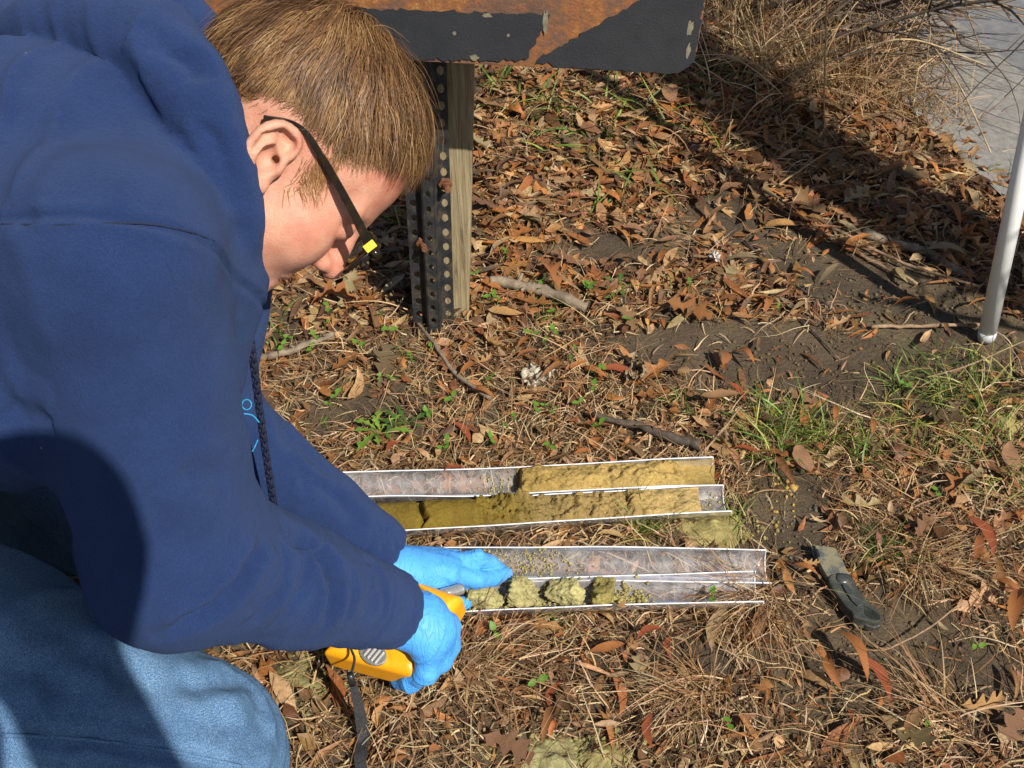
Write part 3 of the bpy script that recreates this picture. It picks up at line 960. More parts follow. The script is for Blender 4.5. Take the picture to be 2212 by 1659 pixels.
for k_, (f_, u_) in enumerate(((-0.062, 0.008), (-0.052, 0.022), (-0.044, 0.036), (-0.034, 0.044), (-0.020, 0.046), (-0.006, 0.048), (0.008, 0.050))):
    tf.append(tuft(70, (f_, 0.070, u_), (0.005, 0.001, 0.004), (-0.35, 0, -1.0), 0.010, 40 + k_, (0.22, 0.115, 0.05)))
for k_, (f_, u_) in enumerate(((0.036, 0.066), (0.044, 0.076), (0.052, 0.088), (0.060, 0.102), (0.020, 0.054))):
    tf.append(tuft(60, (f_, 0.060 - 0.25 * max(0, f_ - 0.03), u_), (0.004, 0.003, 0.004), (1.0, 0, -0.55), 0.022, 20 + k_, (0.27, 0.15, 0.06)))
off = 0; VV, FF, CC = [], [], []
for a, b, c in tf:
    VV.append(a); FF.append(b + off); CC.append(c); off += len(a)
hair = tag(mk('hair', np.concatenate(VV), np.concatenate(FF), M['hair'], person, cols=np.concatenate(CC)), 'short light brown hair falling forward')

# ---- hoodie
HOODR = [(P(536, 512, 1.00), 0.011), (P(524, 450, 0.985), 0.015), (P(500, 385, 0.975), 0.018), (P(472, 310, 0.97), 0.022), (P(440, 235, 0.97), 0.028), (P(392, 160, 0.975), 0.032), (P(322, 92, 0.995), 0.033), (P(205, 52, 1.02), 0.030), (P(100, 45, 1.05), 0.027), (P(42, 75, 1.08), 0.022),
         (P(40, 40, 1.16), 0.03), (P(190, -10, 1.21), 0.04), (P(350, 40, 1.20), 0.04), (P(420, 200, 1.18), 0.04), (P(460, 430, 1.15), 0.035), (P(515, 575, 1.06), 0.02), (P(536, 512, 1.00), 0.011)]
_hp = spline([a for a, b in HOODR], 46); _hr = np.interp(np.linspace(0, 1, 46), np.linspace(0, 1, len(HOODR)), [b for a, b in HOODR]); HOODR = [(a, float(b)) for a, b in zip(_hp, _hr)]
CROOK = P(612, 1130, 1.12)
SEAM = [P(-60, 478, 0.86), P(300, 484, 0.835), P(520, 575, 0.93)]
seam_n = nrm(np.cross(SEAM[1] - SEAM[0], SEAM[2] - SEAM[0]))
wax = nrm(S_F - S_N)
def squash(p, c, ax, k):
    q = p - c
    return c + q - ax * ((q @ ax) * (1 - 1 / k))[:, None]
def sd_hoodie(p):
    t0 = NECK + np.array([-0.02, -0.02, -0.055]); t1 = HIP + np.array([0.02, 0, 0.03])
    d = s_cone(squash(p, t0, wax, 1.55), t0, t1, 0.105, 0.128)
    # shoulders and arms
    d = smin(d, s_cone(p, NECK + (S_N - NECK) * 0.45 + np.array([0, 0, -0.02]), S_N, 0.078, 0.080), 0.05)
    d = smin(d, s_cone(p, NECK + (S_F - NECK) * 0.45 + np.array([0, 0, -0.02]), S_F, 0.078, 0.070), 0.05)
    # flank of the sweatshirt hanging behind the arm
    d = smin(d, s_cone(p, (-0.47, 0.78, 0.47), (-0.85, 0.80, 0.42), 0.105, 0.11), 0.04)
    d = smin(d, s_cone(p, P(70, 560, 0.955), P(60, 830, 0.99), 0.090, 0.085), 0.05)
    # chest in front of the near arm
    d = smin(d, s_cone(p, P(400, 620, 1.03), P(400, 800, 1.06), 0.050, 0.052), 0.05)
    d = smin(d, s_cone(p, P(60, 300, 1.03), P(200, 330, 1.02), 0.082, 0.080), 0.04)
    armN = s_cone(p, S_N, E_N, 0.078, 0.075)
    mid = E_N + (W_N - E_N) * 0.5
    fa = smin(s_cone(p, E_N, mid, 0.077, 0.056), s_cone(p, mid, W_N + (W_N - E_N) * 0.05, 0.056, 0.040), 0.02)
    ax = nrm(W_N - E_N)
    fa = smax(fa, (p - W_N) @ ax - 0.004 - 0.010 * (1 - np.minimum(1, (np.linalg.norm(p - W_N - ((p - W_N) @ ax)[:, None] * ax, axis=1) / 0.04) ** 2)), 0.006)
    fa = smax(fa, -s_cone(p, W_N - ax * 0.03, W_N + ax * 0.05, 0.031, 0.034), 0.004)
    armN = smin(armN, fa, 0.030)
    d = smin(d, armN, 0.022)
    axf = nrm(W_F - E_F)
    armF = smin(s_cone(p, S_F, E_F, 0.068, 0.056), smax(s_cone(p, E_F, W_F + axf * 0.02, 0.056, 0.036), (p - W_F) @ axf, 0.006), 0.02)
    armF = smax(armF, -s_cone(p, W_F - axf * 0.03, W_F + axf * 0.05, 0.028, 0.031), 0.004)
    d = smin(d, armF, 0.015)
    # hood lying behind the neck
    h = None
    for i in range(len(HOODR) - 1):
        e = s_cone(p, HOODR[i][0], HOODR[i + 1][0], HOODR[i][1], HOODR[i + 1][1])
        h = e if h is None else smin(h, e, 0.012)
    return smin(d, h, 0.008)
RING_C = P(335, 1115, 1.02)
def add_creases(q, dd, creases):
    """press creases with raised lips into a cloth surface along curves that lie on it"""
    px, py = to_px(q); dep = q[:, 1] * CS + (CAM_H - q[:, 2]) * SN
    def on_cloth(x, y):
        m = np.flatnonzero((np.abs(px - x) < 9) & (np.abs(py - y) < 9))
        return q[m[np.argmin(dep[m])]] if len(m) else None
    for pts, wd, am, rid in creases:
        wd, am = wd * 1.5, am * 1.25
        c3 = [on_cloth(*a) for a in spline(np.array([(a, b, 0.0) for a, b in pts]), 4 * len(pts))[:, :2]]
        c3 = [c for c in c3 if c is not None]
        lo, hi = np.min(c3, 0) - 0.03, np.max(c3, 0) + 0.03
        m = np.flatnonzero(((q > lo) & (q < hi)).all(1))
        best = np.full(len(m), 9.0); tt = np.zeros(len(m)); sgn = np.zeros(len(m))
        for k in range(len(c3) - 1):
            a, b = c3[k], c3[k + 1]; ab = b - a
            t = np.clip(((q[m] - a) @ ab) / max(ab @ ab, 1e-9), 0, 1)
            off = q[m] - a - t[:, None] * ab
            d_ = np.linalg.norm(off, axis=1); up = d_ < best
            best[up] = d_[up]; tt[up] = (k + t[up]) / (len(c3) - 1)
            sgn[up] = np.sign((off[up] * np.cross(ab, np.array([0, -0.75, 0.66]))).sum(1))
        fade = np.clip(np.minimum(tt / 0.15, (1 - tt) / 0.3), 0, 1)
        s_ = best * sgn
        dd[m] += fade * (-am * np.exp(-(s_ / wd) ** 2) + rid * np.exp(-((s_ - 1.9 * wd) / (1.2 * wd)) ** 2) + 0.5 * rid * np.exp(-((s_ + 1.9 * wd) / (1.2 * wd)) ** 2))
CREASES = [([(572, 1162), (559, 1208), (540, 1244), (507, 1284), (461, 1330), (388, 1363), (329, 1395)], 0.0050, 0.0110, 0.0040),
           ([(586, 1152), (609, 1185), (619, 1234), (602, 1290), (559, 1336), (494, 1382)], 0.0038, 0.0030, 0.0030),
           ([(625, 1162), (655, 1191), (661, 1238), (648, 1293), (609, 1349), (543, 1402)], 0.0038, 0.0030, 0.0028),
           ([(658, 1178), (691, 1211), (714, 1257), (721, 1307), (701, 1363), (642, 1415)], 0.0038, 0.0032, 0.0028),
           ([(690, 1176), (709, 1201), (728, 1229), (742, 1267)], 0.0055, 0.0150, 0.0050),
           ([(723, 1250), (727, 1290), (707, 1349)], 0.0040, 0.0050, 0.0025),
           ([(756, 1205), (768, 1262), (758, 1321), (730, 1380)], 0.0038, 0.0030, 0.0026),
           ([(780, 1190), (812, 1222), (832, 1274), (832, 1323), (806, 1372)], 0.0035, 0.0022, 0.0022),
           ([(612, 1138), (660, 1160), (700, 1178)], 0.0055, 0.0130, 0.0040),
           ([(387, 99), (420, 130), (457, 175)], 0.0075, 0.0090, 0.0030), ([(300, 40), (335, 80), (372, 130)], 0.0060, 0.0040, 0.0030), ([(440, 260), (480, 340), (505, 420)], 0.0050, 0.0035, 0.0020),
           ([(5, 420), (30, 450), (60, 500)], 0.0070, 0.0040, 0.0030), ([(395, 1010), (450, 1035), (520, 1045)], 0.0080, 0.0035, 0.0030), ([(120, 940), (60, 900), (5, 880)], 0.0090, 0.0045, 0.0030),
           ([(640, 930), (690, 985), (740, 1030)], 0.0060, 0.0040, 0.0030), ([(640, 1010), (720, 1060), (790, 1120)], 0.0055, 0.0040, 0.0030), ([(590, 840), (620, 900), (640, 980)], 0.0060, 0.0035, 0.0025)]
def hoodie_detail(q, n):
    ax = nrm(W_N - E_N); La = np.linalg.norm(W_N - E_N)
    near_side = np.clip((0.98 - q[:, 1]) / 0.05, 0, 1)
    dd = 0.0050 * vn(q, 8, 21) + 0.0030 * vn(q, 19, 22) + 0.0010 * vn(q, 55, 20)
    # rings of folds pushed up the forearm
    rel = q - E_N
    al = (rel @ ax) / La
    lat = np.linalg.norm(rel - (rel @ ax)[:, None] * ax, axis=1)
    arm = np.clip((0.115 - lat) / 0.02, 0, 1) * np.clip((al + 0.35) / 0.3, 0, 1) * np.clip((1.02 - al) / 0.08, 0, 1)
    rr = np.linalg.norm(q - RING_C, axis=1) + 0.022 * vn(q, 11, 23) + 0.006 * vn(q, 32, 28)
    for sp, w, amp, sd in ((0.043, 0.30, 0.0015, 24), (0.0190, 0.22, 0.0009, 34)):
        ph = rr / sp
        c = np.abs(ph - np.round(ph)) * 2
        k = np.clip(0.45 + 1.3 * vn(q, 13, sd), 0, 1.3)
        dd = dd + amp * (np.exp(-(c / w) ** 2) - 0.25) * k * arm
    # creases that run out of the crook of the elbow, and one on the hood
    add_creases(q, dd, CREASES)
    # drag folds on the upper arm and over the shoulder
    s = q @ nrm(np.array([0.75, -0.15, 0.55]))
    ph = s / 0.055 + 0.9 * vn(q, 6, 25)
    dd = dd + 0.0055 * (np.exp(-((np.abs(ph - np.round(ph)) * 2) / 0.35) ** 2) - 0.3) * np.clip(vn(q, 4.5, 26) * 1.6 - 0.1, 0, 1) * near_side * (1 - arm)
    # sleeve seam across the shoulder with its puckered edge
    sp = (q - SEAM[0]) @ seam_n + 0.003 * vn(q, 12, 29)
    onb = (q[:, 1] < 0.86) & (q[:, 2] > 0.45)
    dd = dd + (-0.0040 * np.exp(-(sp / 0.0026) ** 2) + 0.0010 * np.exp(-((np.abs(sp) - 0.007) / 0.004) ** 2) * (1 + 0.8 * vn(q, 70, 30))) * onb
    # cuff rib
    cw = al * La - La
    dd = dd + 0.0022 * np.exp(-((cw + 0.052) / 0.003) ** 2) * -1.0 * (lat < 0.07)
    # hood: long soft creases
    hd = np.min(np.stack([np.linalg.norm(q - c, axis=1) - r for c, r in HOODR]), 0)
    hm_ = np.exp(-(np.maximum(hd, 0) / 0.012) ** 2)
    t = q @ nrm(P(330, 95, 1.0) - P(480, 330, 0.98))
    dd = dd + hm_ * (0.0030 * vn(np.stack([q[:, 0] * 26, q[:, 1] * 26, t * 9], 1), 1, 43) + 0.0022 * vn(q, 45, 44))
    endm = np.clip((1.0 - al) * La / 0.025, 0, 1) * np.where(lat < 0.09, 1, 0) + np.where(lat < 0.09, 0, 1)
    axf = nrm(W_F - E_F); tf_ = (W_F - q) @ axf; lf = np.linalg.norm(q - W_F + tf_[:, None] * axf, axis=1)
    endf = np.where((lf < 0.06) & (tf_ < 0.03), np.clip(tf_ / 0.025, 0, 1), 1)
    return q + n * (dd * endm * endf)[:, None]
V, Q = surface(sd_hoodie, (-1.02, 0.50, 0.10), (0.0, 1.35, 0.80), 0.0066)
V = relax(V, Q, 1)
V, Q = refine(V, Q)
V = relax(V, Q, 1)
V = hoodie_detail(V, vnormals(V, Q))
hoodie = tag(mk('hoodie', V, Q, M['fleece'], person), 'navy blue hooded sweatshirt')
def lay_on(Vs, pts, n, r, lift, name, mat, par):
    """a seam laid along a curve on a cloth surface"""
    px, py = to_px(Vs); dep = Vs[:, 1] * CS + (CAM_H - Vs[:, 2]) * SN
    out = []
    for a in spline(np.array([(x, y, 0.0) for x, y in pts]), n):
        m = np.flatnonzero((np.abs(px - a[0]) < 12) & (np.abs(py - a[1]) < 12))
        if len(m):
            m = m[dep[m] < dep[m].min() + 0.012]
            out.append(P(a[0], a[1], dep[m].mean() - lift))
    out = np.array(out)
    for _ in range(3): out[1:-1] = 0.25 * out[:-2] + 0.5 * out[1:-1] + 0.25 * out[2:]
    mb = MB(); mb.tube(out, r, 7); return mb.build(name, mat, par, True)
M['seam_dark'] = mat_noise('navy_seam', [(0.3, (0.005, 0.010, 0.030)), (0.7, (0.010, 0.018, 0.05))], 400, 0.9)
lay_on(V, [(3, 485), (150, 486), (300, 482), (400, 498), (462, 520)], 60, 0.0009, 0.0001, 'sleeve_seam', M['seam_dark'], hoodie)

# braided drawstring
c0, c1 = P(528, 655, 1.085), P(594, 1140, 1.085 * 1.105)
line = spline([P(512, 600, 1.03), P(530, 640, 1.04), P(537, 700, 1.06), P(567, 930, 1.125), P(600, 1146, 1.19)], 120)
mb = MB()
ar = np.linspace(0, 1, 120)
Tn = np.gradient(line, axis=0); Tn /= np.linalg.norm(Tn, axis=1)[:, None]
N1 = np.cross(Tn, np.array([0, 1.0, 0])); N1 /= np.linalg.norm(N1, axis=1)[:, None]; N2 = np.cross(Tn, N1)
for k in range(3):
    for sg in (1, -1):
        a = sg * ar * 2 * math.pi * 15 + k * 2 * math.pi / 3
        mb.tube(line + 0.0023 * (np.cos(a)[:, None] * N1 + np.sin(a)[:, None] * N2), 0.0016, 6)
M['cord'] = mat_noise('navy_cord', [(0.3, (0.006, 0.008, 0.022)), (0.7, (0.014, 0.018, 0.045))], 300, 0.45, 0.0)
mb.build('drawstring', M['cord'], hoodie, True)
# what shows of the cyan print on the chest
M['print'] = mat_plain('cyan_print', (0.02, 0.26, 0.50), 0.35)
mb = MB()
th = np.linspace(0, 2 * math.pi, 26)
mb.tube(np.array([P(533 + 10 * math.cos(a), 874 + 11 * math.sin(a), 1.10) for a in th]), 0.0006, 6)
mb.tube(spline([P(520, 893, 1.10), P(545, 897, 1.105), P(560, 913, 1.11)], 14), 0.0007, 6)
mb.tube(spline([P(557, 950, 1.115), P(550, 966, 1.115), P(545, 975, 1.11)], 10), 0.0006, 6)
mb.build('chest_print', M['print'], hoodie, True)

# ---- jeans and shoes
def sd_jeans(p):
    d = s_cone(squash(p, HIP, np.array([0, 1.0, 0]), 1.35), HIP + np.array([0, 0, -0.02]), HIP + np.array([-0.03, 0, 0.0]), 0.135, 0.135)
    lN = smin(s_cone(p, H_N, K_N, 0.125, 0.100), s_cone(p, K_N + np.array([-0.03, 0, 0]), A_N, 0.085, 0.062), 0.03)
    lF = smin(s_cone(p, H_F, K_F, 0.125, 0.095), s_cone(p, K_F + np.array([-0.03, 0, 0]), A_F, 0.085, 0.062), 0.03)
    d = smin(smin(d, lN, 0.03), lF, 0.03)
    return np.maximum(d, -p[:, 2] + 0.006)
V, Q = surface(sd_jeans, (-1.05, 0.42, 0.0), (-0.15, 1.35, 0.62), 0.0095)
V = relax(V, Q, 1); V, Q = refine(V, Q); V = relax(V, Q, 1)
def jeans_detail(q, n):
    dd = 0.005 * vn(q, 9, 61) + 0.0025 * vn(q, 22, 62) + 0.0008 * vn(q, 60, 66)
    front = np.clip((q[:, 0] - K_N[0] - 0.01) / 0.05, 0, 1)
    ph = (q[:, 2] + 0.45 * q[:, 0] - 0.3 * q[:, 1]) / 0.030 + 0.9 * vn(q, 12, 63)
    dd = dd + 0.0045 * (np.exp(-((np.abs(ph - np.round(ph)) * 2) / 0.4) ** 2) - 0.3) * front
    ph = (q[:, 0] + 0.8 * q[:, 2]) / 0.07 + 1.2 * vn(q, 6, 64)
    dd = dd + 0.005 * (np.exp(-((np.abs(ph - np.round(ph)) * 2) / 0.3) ** 2) - 0.25) * np.clip(vn(q, 5, 65) * 2, 0, 1) * (1 - front)
    ax = nrm(K_N - H_N); c = q - H_N - ((q - H_N) @ ax)[:, None] * ax
    el = np.arctan2(c[:, 2], -c[:, 1]); s0 = (el + 0.16 + 0.05 * vn(q, 9, 67)) * 0.1
    nearleg = (q[:, 1] < 0.78) & (q[:, 0] > -0.8)
    dd = dd + (0.0032 * np.exp(-((s0 - 0.005) / 0.004) ** 2) - 0.0032 * np.exp(-((s0 + 0.003) / 0.0028) ** 2)) * nearleg
    add_creases(q, dd, JCREASES)
    v = q + n * dd[:, None]; v[:, 2] = np.maximum(v[:, 2], 0.004)
    return v
JCREASES = [([(4, 1592), (150, 1598), (330, 1620), (470, 1648), (500, 1655)], 0.0040, 0.0050, 0.0050), ([(575, 1505), (540, 1530), (480, 1545), (420, 1545)], 0.0080, 0.0060, 0.0040), ([(600, 1580), (550, 1600), (470, 1610)], 0.0080, 0.0060, 0.0040),
            ([(560, 1458), (500, 1475), (430, 1478), (360, 1460)], 0.0075, 0.0050, 0.0035), ([(592, 1545), (530, 1565), (450, 1575)], 0.0060, 0.0040, 0.0030), ([(150, 1380), (230, 1430), (300, 1470), (380, 1500)], 0.0090, 0.0050, 0.0040), ([(30, 1420), (130, 1470), (240, 1520)], 0.0090, 0.0050, 0.0035)]
V = jeans_detail(V, vnormals(V, Q))
jeans = tag(mk('jeans', V, Q, M['denim'], person), 'faded blue denim jeans')
lay_on(V, [(4, 1588), (150, 1594), (330, 1616), (470, 1644), (520, 1656)], 50, 0.0021, 0.0005, 'outseam', M['denim'], jeans)
M['shoe'] = mat_noise('shoe_leather', [(0.3, (0.05, 0.035, 0.025)), (0.7, (0.10, 0.07, 0.05))], 40, 0.7, 0.001, 200)
for A in (A_N, A_F):
    def sd_shoe(p, A=A):
        d = smin(s_ell(p, A + np.array([-0.06, 0, -0.01]), (0.055, 0.042, 0.05)), s_ell(p, A + np.array([-0.10, 0, -0.035]), (0.05, 0.045, 0.06)), 0.02)
        return np.maximum(d, -p[:, 2] + 0.004)
    V, Q = surface(sd_shoe, A - 0.2, A + 0.12, 0.006)
    mk('shoe', V, Q, M['shoe'], person)

# ---- gloves
def wrinkle(p, seed, amp=0.0015):
    a = nrm(np.array([0.85, 0.1, -0.5])); t = p @ a
    q = p - t[:, None] * a * 0.72
    n1 = vn(q, 70, seed); n2 = vn(q, 120, seed + 3)
    m = np.clip(vn(p, 30, seed + 5) + 0.35, 0, 1)
    return -amp * np.exp(-(n1 / 0.16) ** 2) * m - 0.0008 * np.exp(-(n2 / 0.18) ** 2) * m + 0.0008 * vn(p, 35, seed + 1)

LW = P(838, 1227, 1.312)
LF = {  # left hand: index stretched along the tube, others bent behind it
    'index': ([P(968, 1238, 1.335), P(1028, 1252, 1.360), P(1066, 1248, 1.384), P(1092, 1239, 1.402)], [0.0115, 0.0098, 0.0092, 0.0080]),
    'middle': ([P(972, 1218, 1.352), P(1031, 1207, 1.366), P(1063, 1220, 1.391), P(1080, 1230, 1.406)], [0.0115, 0.0098, 0.0088, 0.0078]),
    'ring': ([P(962, 1212, 1.370), P(1010, 1212, 1.388), P(1042, 1224, 1.408), P(1056, 1232, 1.418)], [0.0110, 0.0094, 0.0085, 0.0075]),
    'little': ([P(944, 1206, 1.380), P(982, 1203, 1.396), P(1006, 1213, 1.412), P(1016, 1220, 1.42)], [0.0100, 0.0085, 0.0078, 0.0068]),
    'thumb': ([P(900, 1245, 1.315), P(945, 1254, 1.330), P(985, 1258, 1.350), P(1012, 1256, 1.366)], [0.0150, 0.0120, 0.0100, 0.0082])}
def sd_left(p):
    pts = [LW]
    d = s_cone(p, LW - (LF['middle'][0][0] - LW) * 0.35, LW, 0.024, 0.022)
    for k, (j, r) in LF.items():
        d = smin(d, s_cone(p, LW + (j[0] - LW) * 0.12, j[0], 0.019 if k != 'thumb' else 0.018, r[0] * 1.2 if k != 'thumb' else r[0]), 0.012)
    for k, (j, r) in LF.items():
        d = smin(d, s_chain(p, j, r, 0.004), 0.0010)
    near = np.abs(d) < 0.01
    if near.any():
        d = d.copy(); d[near] += wrinkle(p[near], 81)
    return d
V, Q = surface(sd_left, LW - np.array([0.07, 0.09, 0.09]), LW + np.array([0.19, 0.12, 0.07]), 0.0015)
tag(mk('glove', V, Q, M['glove'], person), 'blue glove with index finger pointing along the upper clear tube')

RW = P(838, 1318, 1.245)
RF = {
    'index': ([P(922, 1322, 1.246), P(968, 1352, 1.276), P(972, 1375, 1.315), P(950, 1375, 1.345)], [0.0150, 0.0125, 0.0100, 0.0085]),
    'middle': ([P(940, 1350, 1.240), P(968, 1394, 1.270), P(950, 1412, 1.315), P(925, 1405, 1.345)], [0.0155, 0.0128, 0.0100, 0.0085]),
    'ring': ([P(942, 1368, 1.238), P(952, 1425, 1.262), P(918, 1444, 1.298), P(890, 1435, 1.325)], [0.0150, 0.0120, 0.0098, 0.0082]),
    'little': ([P(922, 1392, 1.234), P(920, 1452, 1.248), P(888, 1472, 1.266), P(862, 1472, 1.285)], [0.0138, 0.0115, 0.0098, 0.0080]),
    'thumb': ([P(868, 1300, 1.290), P(915, 1300, 1.345), P(965, 1302, 1.375), P(1003, 1304, 1.385)], [0.0140, 0.0115, 0.0100, 0.0090])}
def sd_right(p):
    d = s_cone(p, RW + (RW - RF['middle'][0][0]) * 0.45, RW, 0.031, 0.030)
    for k, (j, r) in RF.items():
        d = smin(d, s_cone(p, RW + (j[0] - RW) * 0.12, j[0], 0.024 if k != 'thumb' else 0.014, r[0] * 1.1 if k != 'thumb' else r[0]), 0.014)
    for k, (j, r) in RF.items():
        d = smin(d, s_chain(p, j, r, 0.006), 0.010 if k != 'thumb' else 0.003)
    # loose cuff
    ax = nrm(RW - W_N + 1e-6) if False else nrm(W_N - E_N)
    near = np.abs(d) < 0.01
    if near.any():
        tc = (p[near] - W_N) @ ax
        d = d.copy(); d[near] += wrinkle(p[near], 91) - 0.0016 * np.exp(-((tc - 0.026) / 0.0016) ** 2) - 0.0022 * np.clip((0.026 - tc) / 0.02, 0, 1)
    return d
V, Q = surface(sd_right, RW - np.array([0.09, 0.10, 0.12]), RW + np.array([0.13, 0.14, 0.08]), 0.0015)
tag(mk('glove', V, Q, M['glove'], person), 'blue glove gripping the yellow meter')

# ---- eyeglasses
M['tortoise'] = mat_noise('tortoiseshell', [(0.35, (0.006, 0.004, 0.003)), (0.62, (0.02, 0.012, 0.005)), (0.74, (0.20, 0.11, 0.015))], 60, 0.18, 0.0, detail=2)
M['hinge_yellow'] = mat_plain('yellow_enamel', (0.62, 0.50, 0.025), 0.4)
def mat_clear(name, tint, diffuse, fac):
    m, n, l, b = mat_new(name)
    tr = n.new('ShaderNodeBsdfTransparent'); tr.inputs[0].default_value = (*tint, 1)
    gl = n.new('ShaderNodeBsdfGlossy'); gl.inputs['Roughness'].default_value = 0.07
    fr = n.new('ShaderNodeFresnel'); fr.inputs['IOR'].default_value = 1.49
    mx = n.new('ShaderNodeMixShader')
    l.new(fr.outputs[0], mx.inputs[0]); l.new(tr.outputs[0], mx.inputs[1]); l.new(gl.outputs[0], mx.inputs[2])
    b.inputs['Base Color'].default_value = (*diffuse, 1); b.inputs['Roughness'].default_value = 0.4
    m2 = n.new('ShaderNodeMixShader')
    t = noise_node(n, l, 60, 5, 0.65)
    r = ramp(n, [(0.35, (fac * 0.4,) * 3), (0.75, (min(1, fac * 1.9),) * 3)])
    l.new(t.outputs['Fac'], r.inputs[0]); l.new(r.outputs[0], m2.inputs[0])
    l.new(mx.outputs[0], m2.inputs[1]); l.new(b.outputs[0], m2.inputs[2])
    l.new(m2.outputs[0], n['Material Output'].inputs['Surface'])
    return m
M['lens'] = mat_clear('lens_glass', (0.93, 0.92, 0.93), (0.7, 0.7, 0.75), 0.02)
glasses = thing('eyeglasses', from_head((0.1, 0, 0.0)), 'dark tortoiseshell eyeglasses with a yellow square at the temple hinge', 'eyeglasses')
GX = 0.113
def rim_loop(sy, n=40, gx=GX):
    out = []
    for a in np.linspace(0, 2 * math.pi, n, endpoint=False):
        c, s = math.cos(a), math.sin(a)
        y = 0.026 * np.sign(c) * abs(c) ** 0.6; z = 0.0185 * np.sign(s) * abs(s) ** 0.6
        out.append((gx - 0.35 * (abs(y + sy * 0.034) - 0.03) * 0.35, y * 1.0 + sy * 0.034, z + 0.004))
    return np.array(out)
for sy in (1, -1):
    lp = rim_loop(sy)
    lw = from_head(np.vstack([lp, lp[:1]]))
    mb = MB(); mb.tube(lw, 0.0026, 8, cap=False); fr = mb.build('rim', M['tortoise'], glasses, True)
    mb = MB(); cen = lp.mean(0)
    mb.add([from_head(cen)] + list(from_head(lp)), [(0, 1 + i, 1 + (i + 1) % len(lp)) for i in range(len(lp))])
    mb.build('lens', M['lens'], glasses, True)
    hinge = np.array([GX - 0.008, sy * 0.066, 0.017])
    eart = np.array([0.019, sy * 0.0770, 0.032]); beh = np.array([-0.010, sy * 0.0765, 0.032]); tip = np.array([-0.031, sy * 0.0775, 0.014])
    path = spline([hinge, hinge * 0.6 + eart * 0.4 + np.array([0, 0, 0.001]), eart, beh, tip], 40)
    mb = MB()
    pw = from_head(path)
    up = HU
    for i in range(len(pw)):
        t = np.gradient(pw, axis=0)[i]; t = nrm(t)
        s = nrm(np.cross(t, up)); uu = np.cross(s, t)
        h = np.interp(i / 39, [0, 0.1, 0.6, 0.75, 1], [0.0044, 0.0040, 0.0027, 0.0018, 0.0026]); w = 0.0017
        mb.V += [tuple(pw[i] + a * w * s + b * h * uu) for a, b in ((-1, -1), (1, -1), (1, 1), (-1, 1))]
    for i in range(39):
        for k in range(4):
            mb.F.append((i * 4 + k, i * 4 + (k + 1) % 4, i * 4 + 4 + (k + 1) % 4, i * 4 + 4 + k))
    mb.F += [(3, 2, 1, 0), tuple(156 + k for k in range(4))]
    tm = mb.build('temple_arm', M['tortoise'], glasses, False, 0.0007)
    mb = MB(); hp = from_head(hinge + np.array([-0.001, 0.0006 * sy, 0.0])); mb.box(hp, [HF, HS, HU], (0.0036, 0.0023, 0.0052))
    mb.build('hinge_accent', M['hinge_yellow'], tm, False, 0.0006)
    mb = MB(); mb.tube(from_head(np.array([hinge + np.array([0.003, 0, 0]), (GX + 0.001, sy * 0.064, 0.017), (GX + 0.001, sy * 0.058, 0.014)])), [0.0040, 0.0048, 0.0036], 8); mb.build('end_piece', M['tortoise'], glasses, True)
mb = MB(); mb.tube(from_head(spline([(GX, 0.010, 0.010), (GX + 0.003, 0, 0.013), (GX, -0.010, 0.010)], 9)), 0.0022, 8); mb.build('bridge', M['tortoise'], glasses, True)
# ------------------------------------------------------------------ wooden post, perforated channel, old road sign
def mat_wood():
    m, n, l, b = mat_new('weathered_wood')
    co = n.new('ShaderNodeTexCoord').outputs['Object']
    mp = n.new('ShaderNodeMapping'); mp.inputs['Scale'].default_value = (1, 1, 0.045)
    l.new(co, mp.inputs['Vector'])
    t = noise_node(n, l, 190, 6, 0.7, mp.outputs[0], 0.6)
    r = ramp(n, [(0.28, (0.10, 0.078, 0.045)), (0.5, (0.27, 0.215, 0.125)), (0.72, (0.40, 0.33, 0.20))])
    l.new(t.outputs['Fac'], r.inputs[0]); l.new(r.outputs[0], b.inputs['Base Color'])
    b.inputs['Roughness'].default_value = 0.85; b.inputs['Specular IOR Level'].default_value = 0.2
    bump(n, l, t.outputs['Fac'], b, 0.003)
    return m
def mat_rust():
    m, n, l, b = mat_new('rusted_sheet')
    t = noise_node(n, l, 14, 6, 0.7); t2 = noise_node(n, l, 160, 5, 0.7)
    ad = n.new('ShaderNodeMath'); ad.operation = 'MULTIPLY_ADD'
    l.new(t2.outputs['Fac'], ad.inputs[0]); ad.inputs[1].default_value = 0.35; l.new(t.outputs['Fac'], ad.inputs[2])
    r = ramp(n, [(0.45, (0.070, 0.040, 0.029)), (0.64, (0.13, 0.068, 0.042)), (0.76, (0.23, 0.085, 0.025)), (0.88, (0.33, 0.22, 0.08))])
    l.new(ad.outputs[0], r.inputs[0]); l.new(r.outputs[0], b.inputs['Base Color'])
    b.inputs['Roughness'].default_value = 0.6
    bump(n, l, t2.outputs['Fac'], b, 0.0012)
    return m
def mat_blackpaint():
    m, n, l, b = mat_new('chipped_black_paint')
    t = noise_node(n, l, 30, 6, 0.65); t2 = noise_node(n, l, 3.0, 5, 0.6)
    r = ramp(n, [(0.0, (0.20, 0.17, 0.11)), (0.27, (0.20, 0.17, 0.11)), (0.285, (0.021, 0.023, 0.027)), (1.0, (0.036, 0.038, 0.043))])
    l.new(t.outputs['Fac'], r.inputs[0]); l.new(r.outputs[0], b.inputs['Base Color'])
    b.inputs['Roughness'].default_value = 0.42
    t3 = noise_node(n, l, 500, 3, 0.6)
    bump(n, l, t3.outputs['Fac'], b, 0.0005)
    return m
M['wood'], M['rust'], M['blackpaint'] = mat_wood(), mat_rust(), mat_blackpaint()
LEAN = math.radians(2.3)
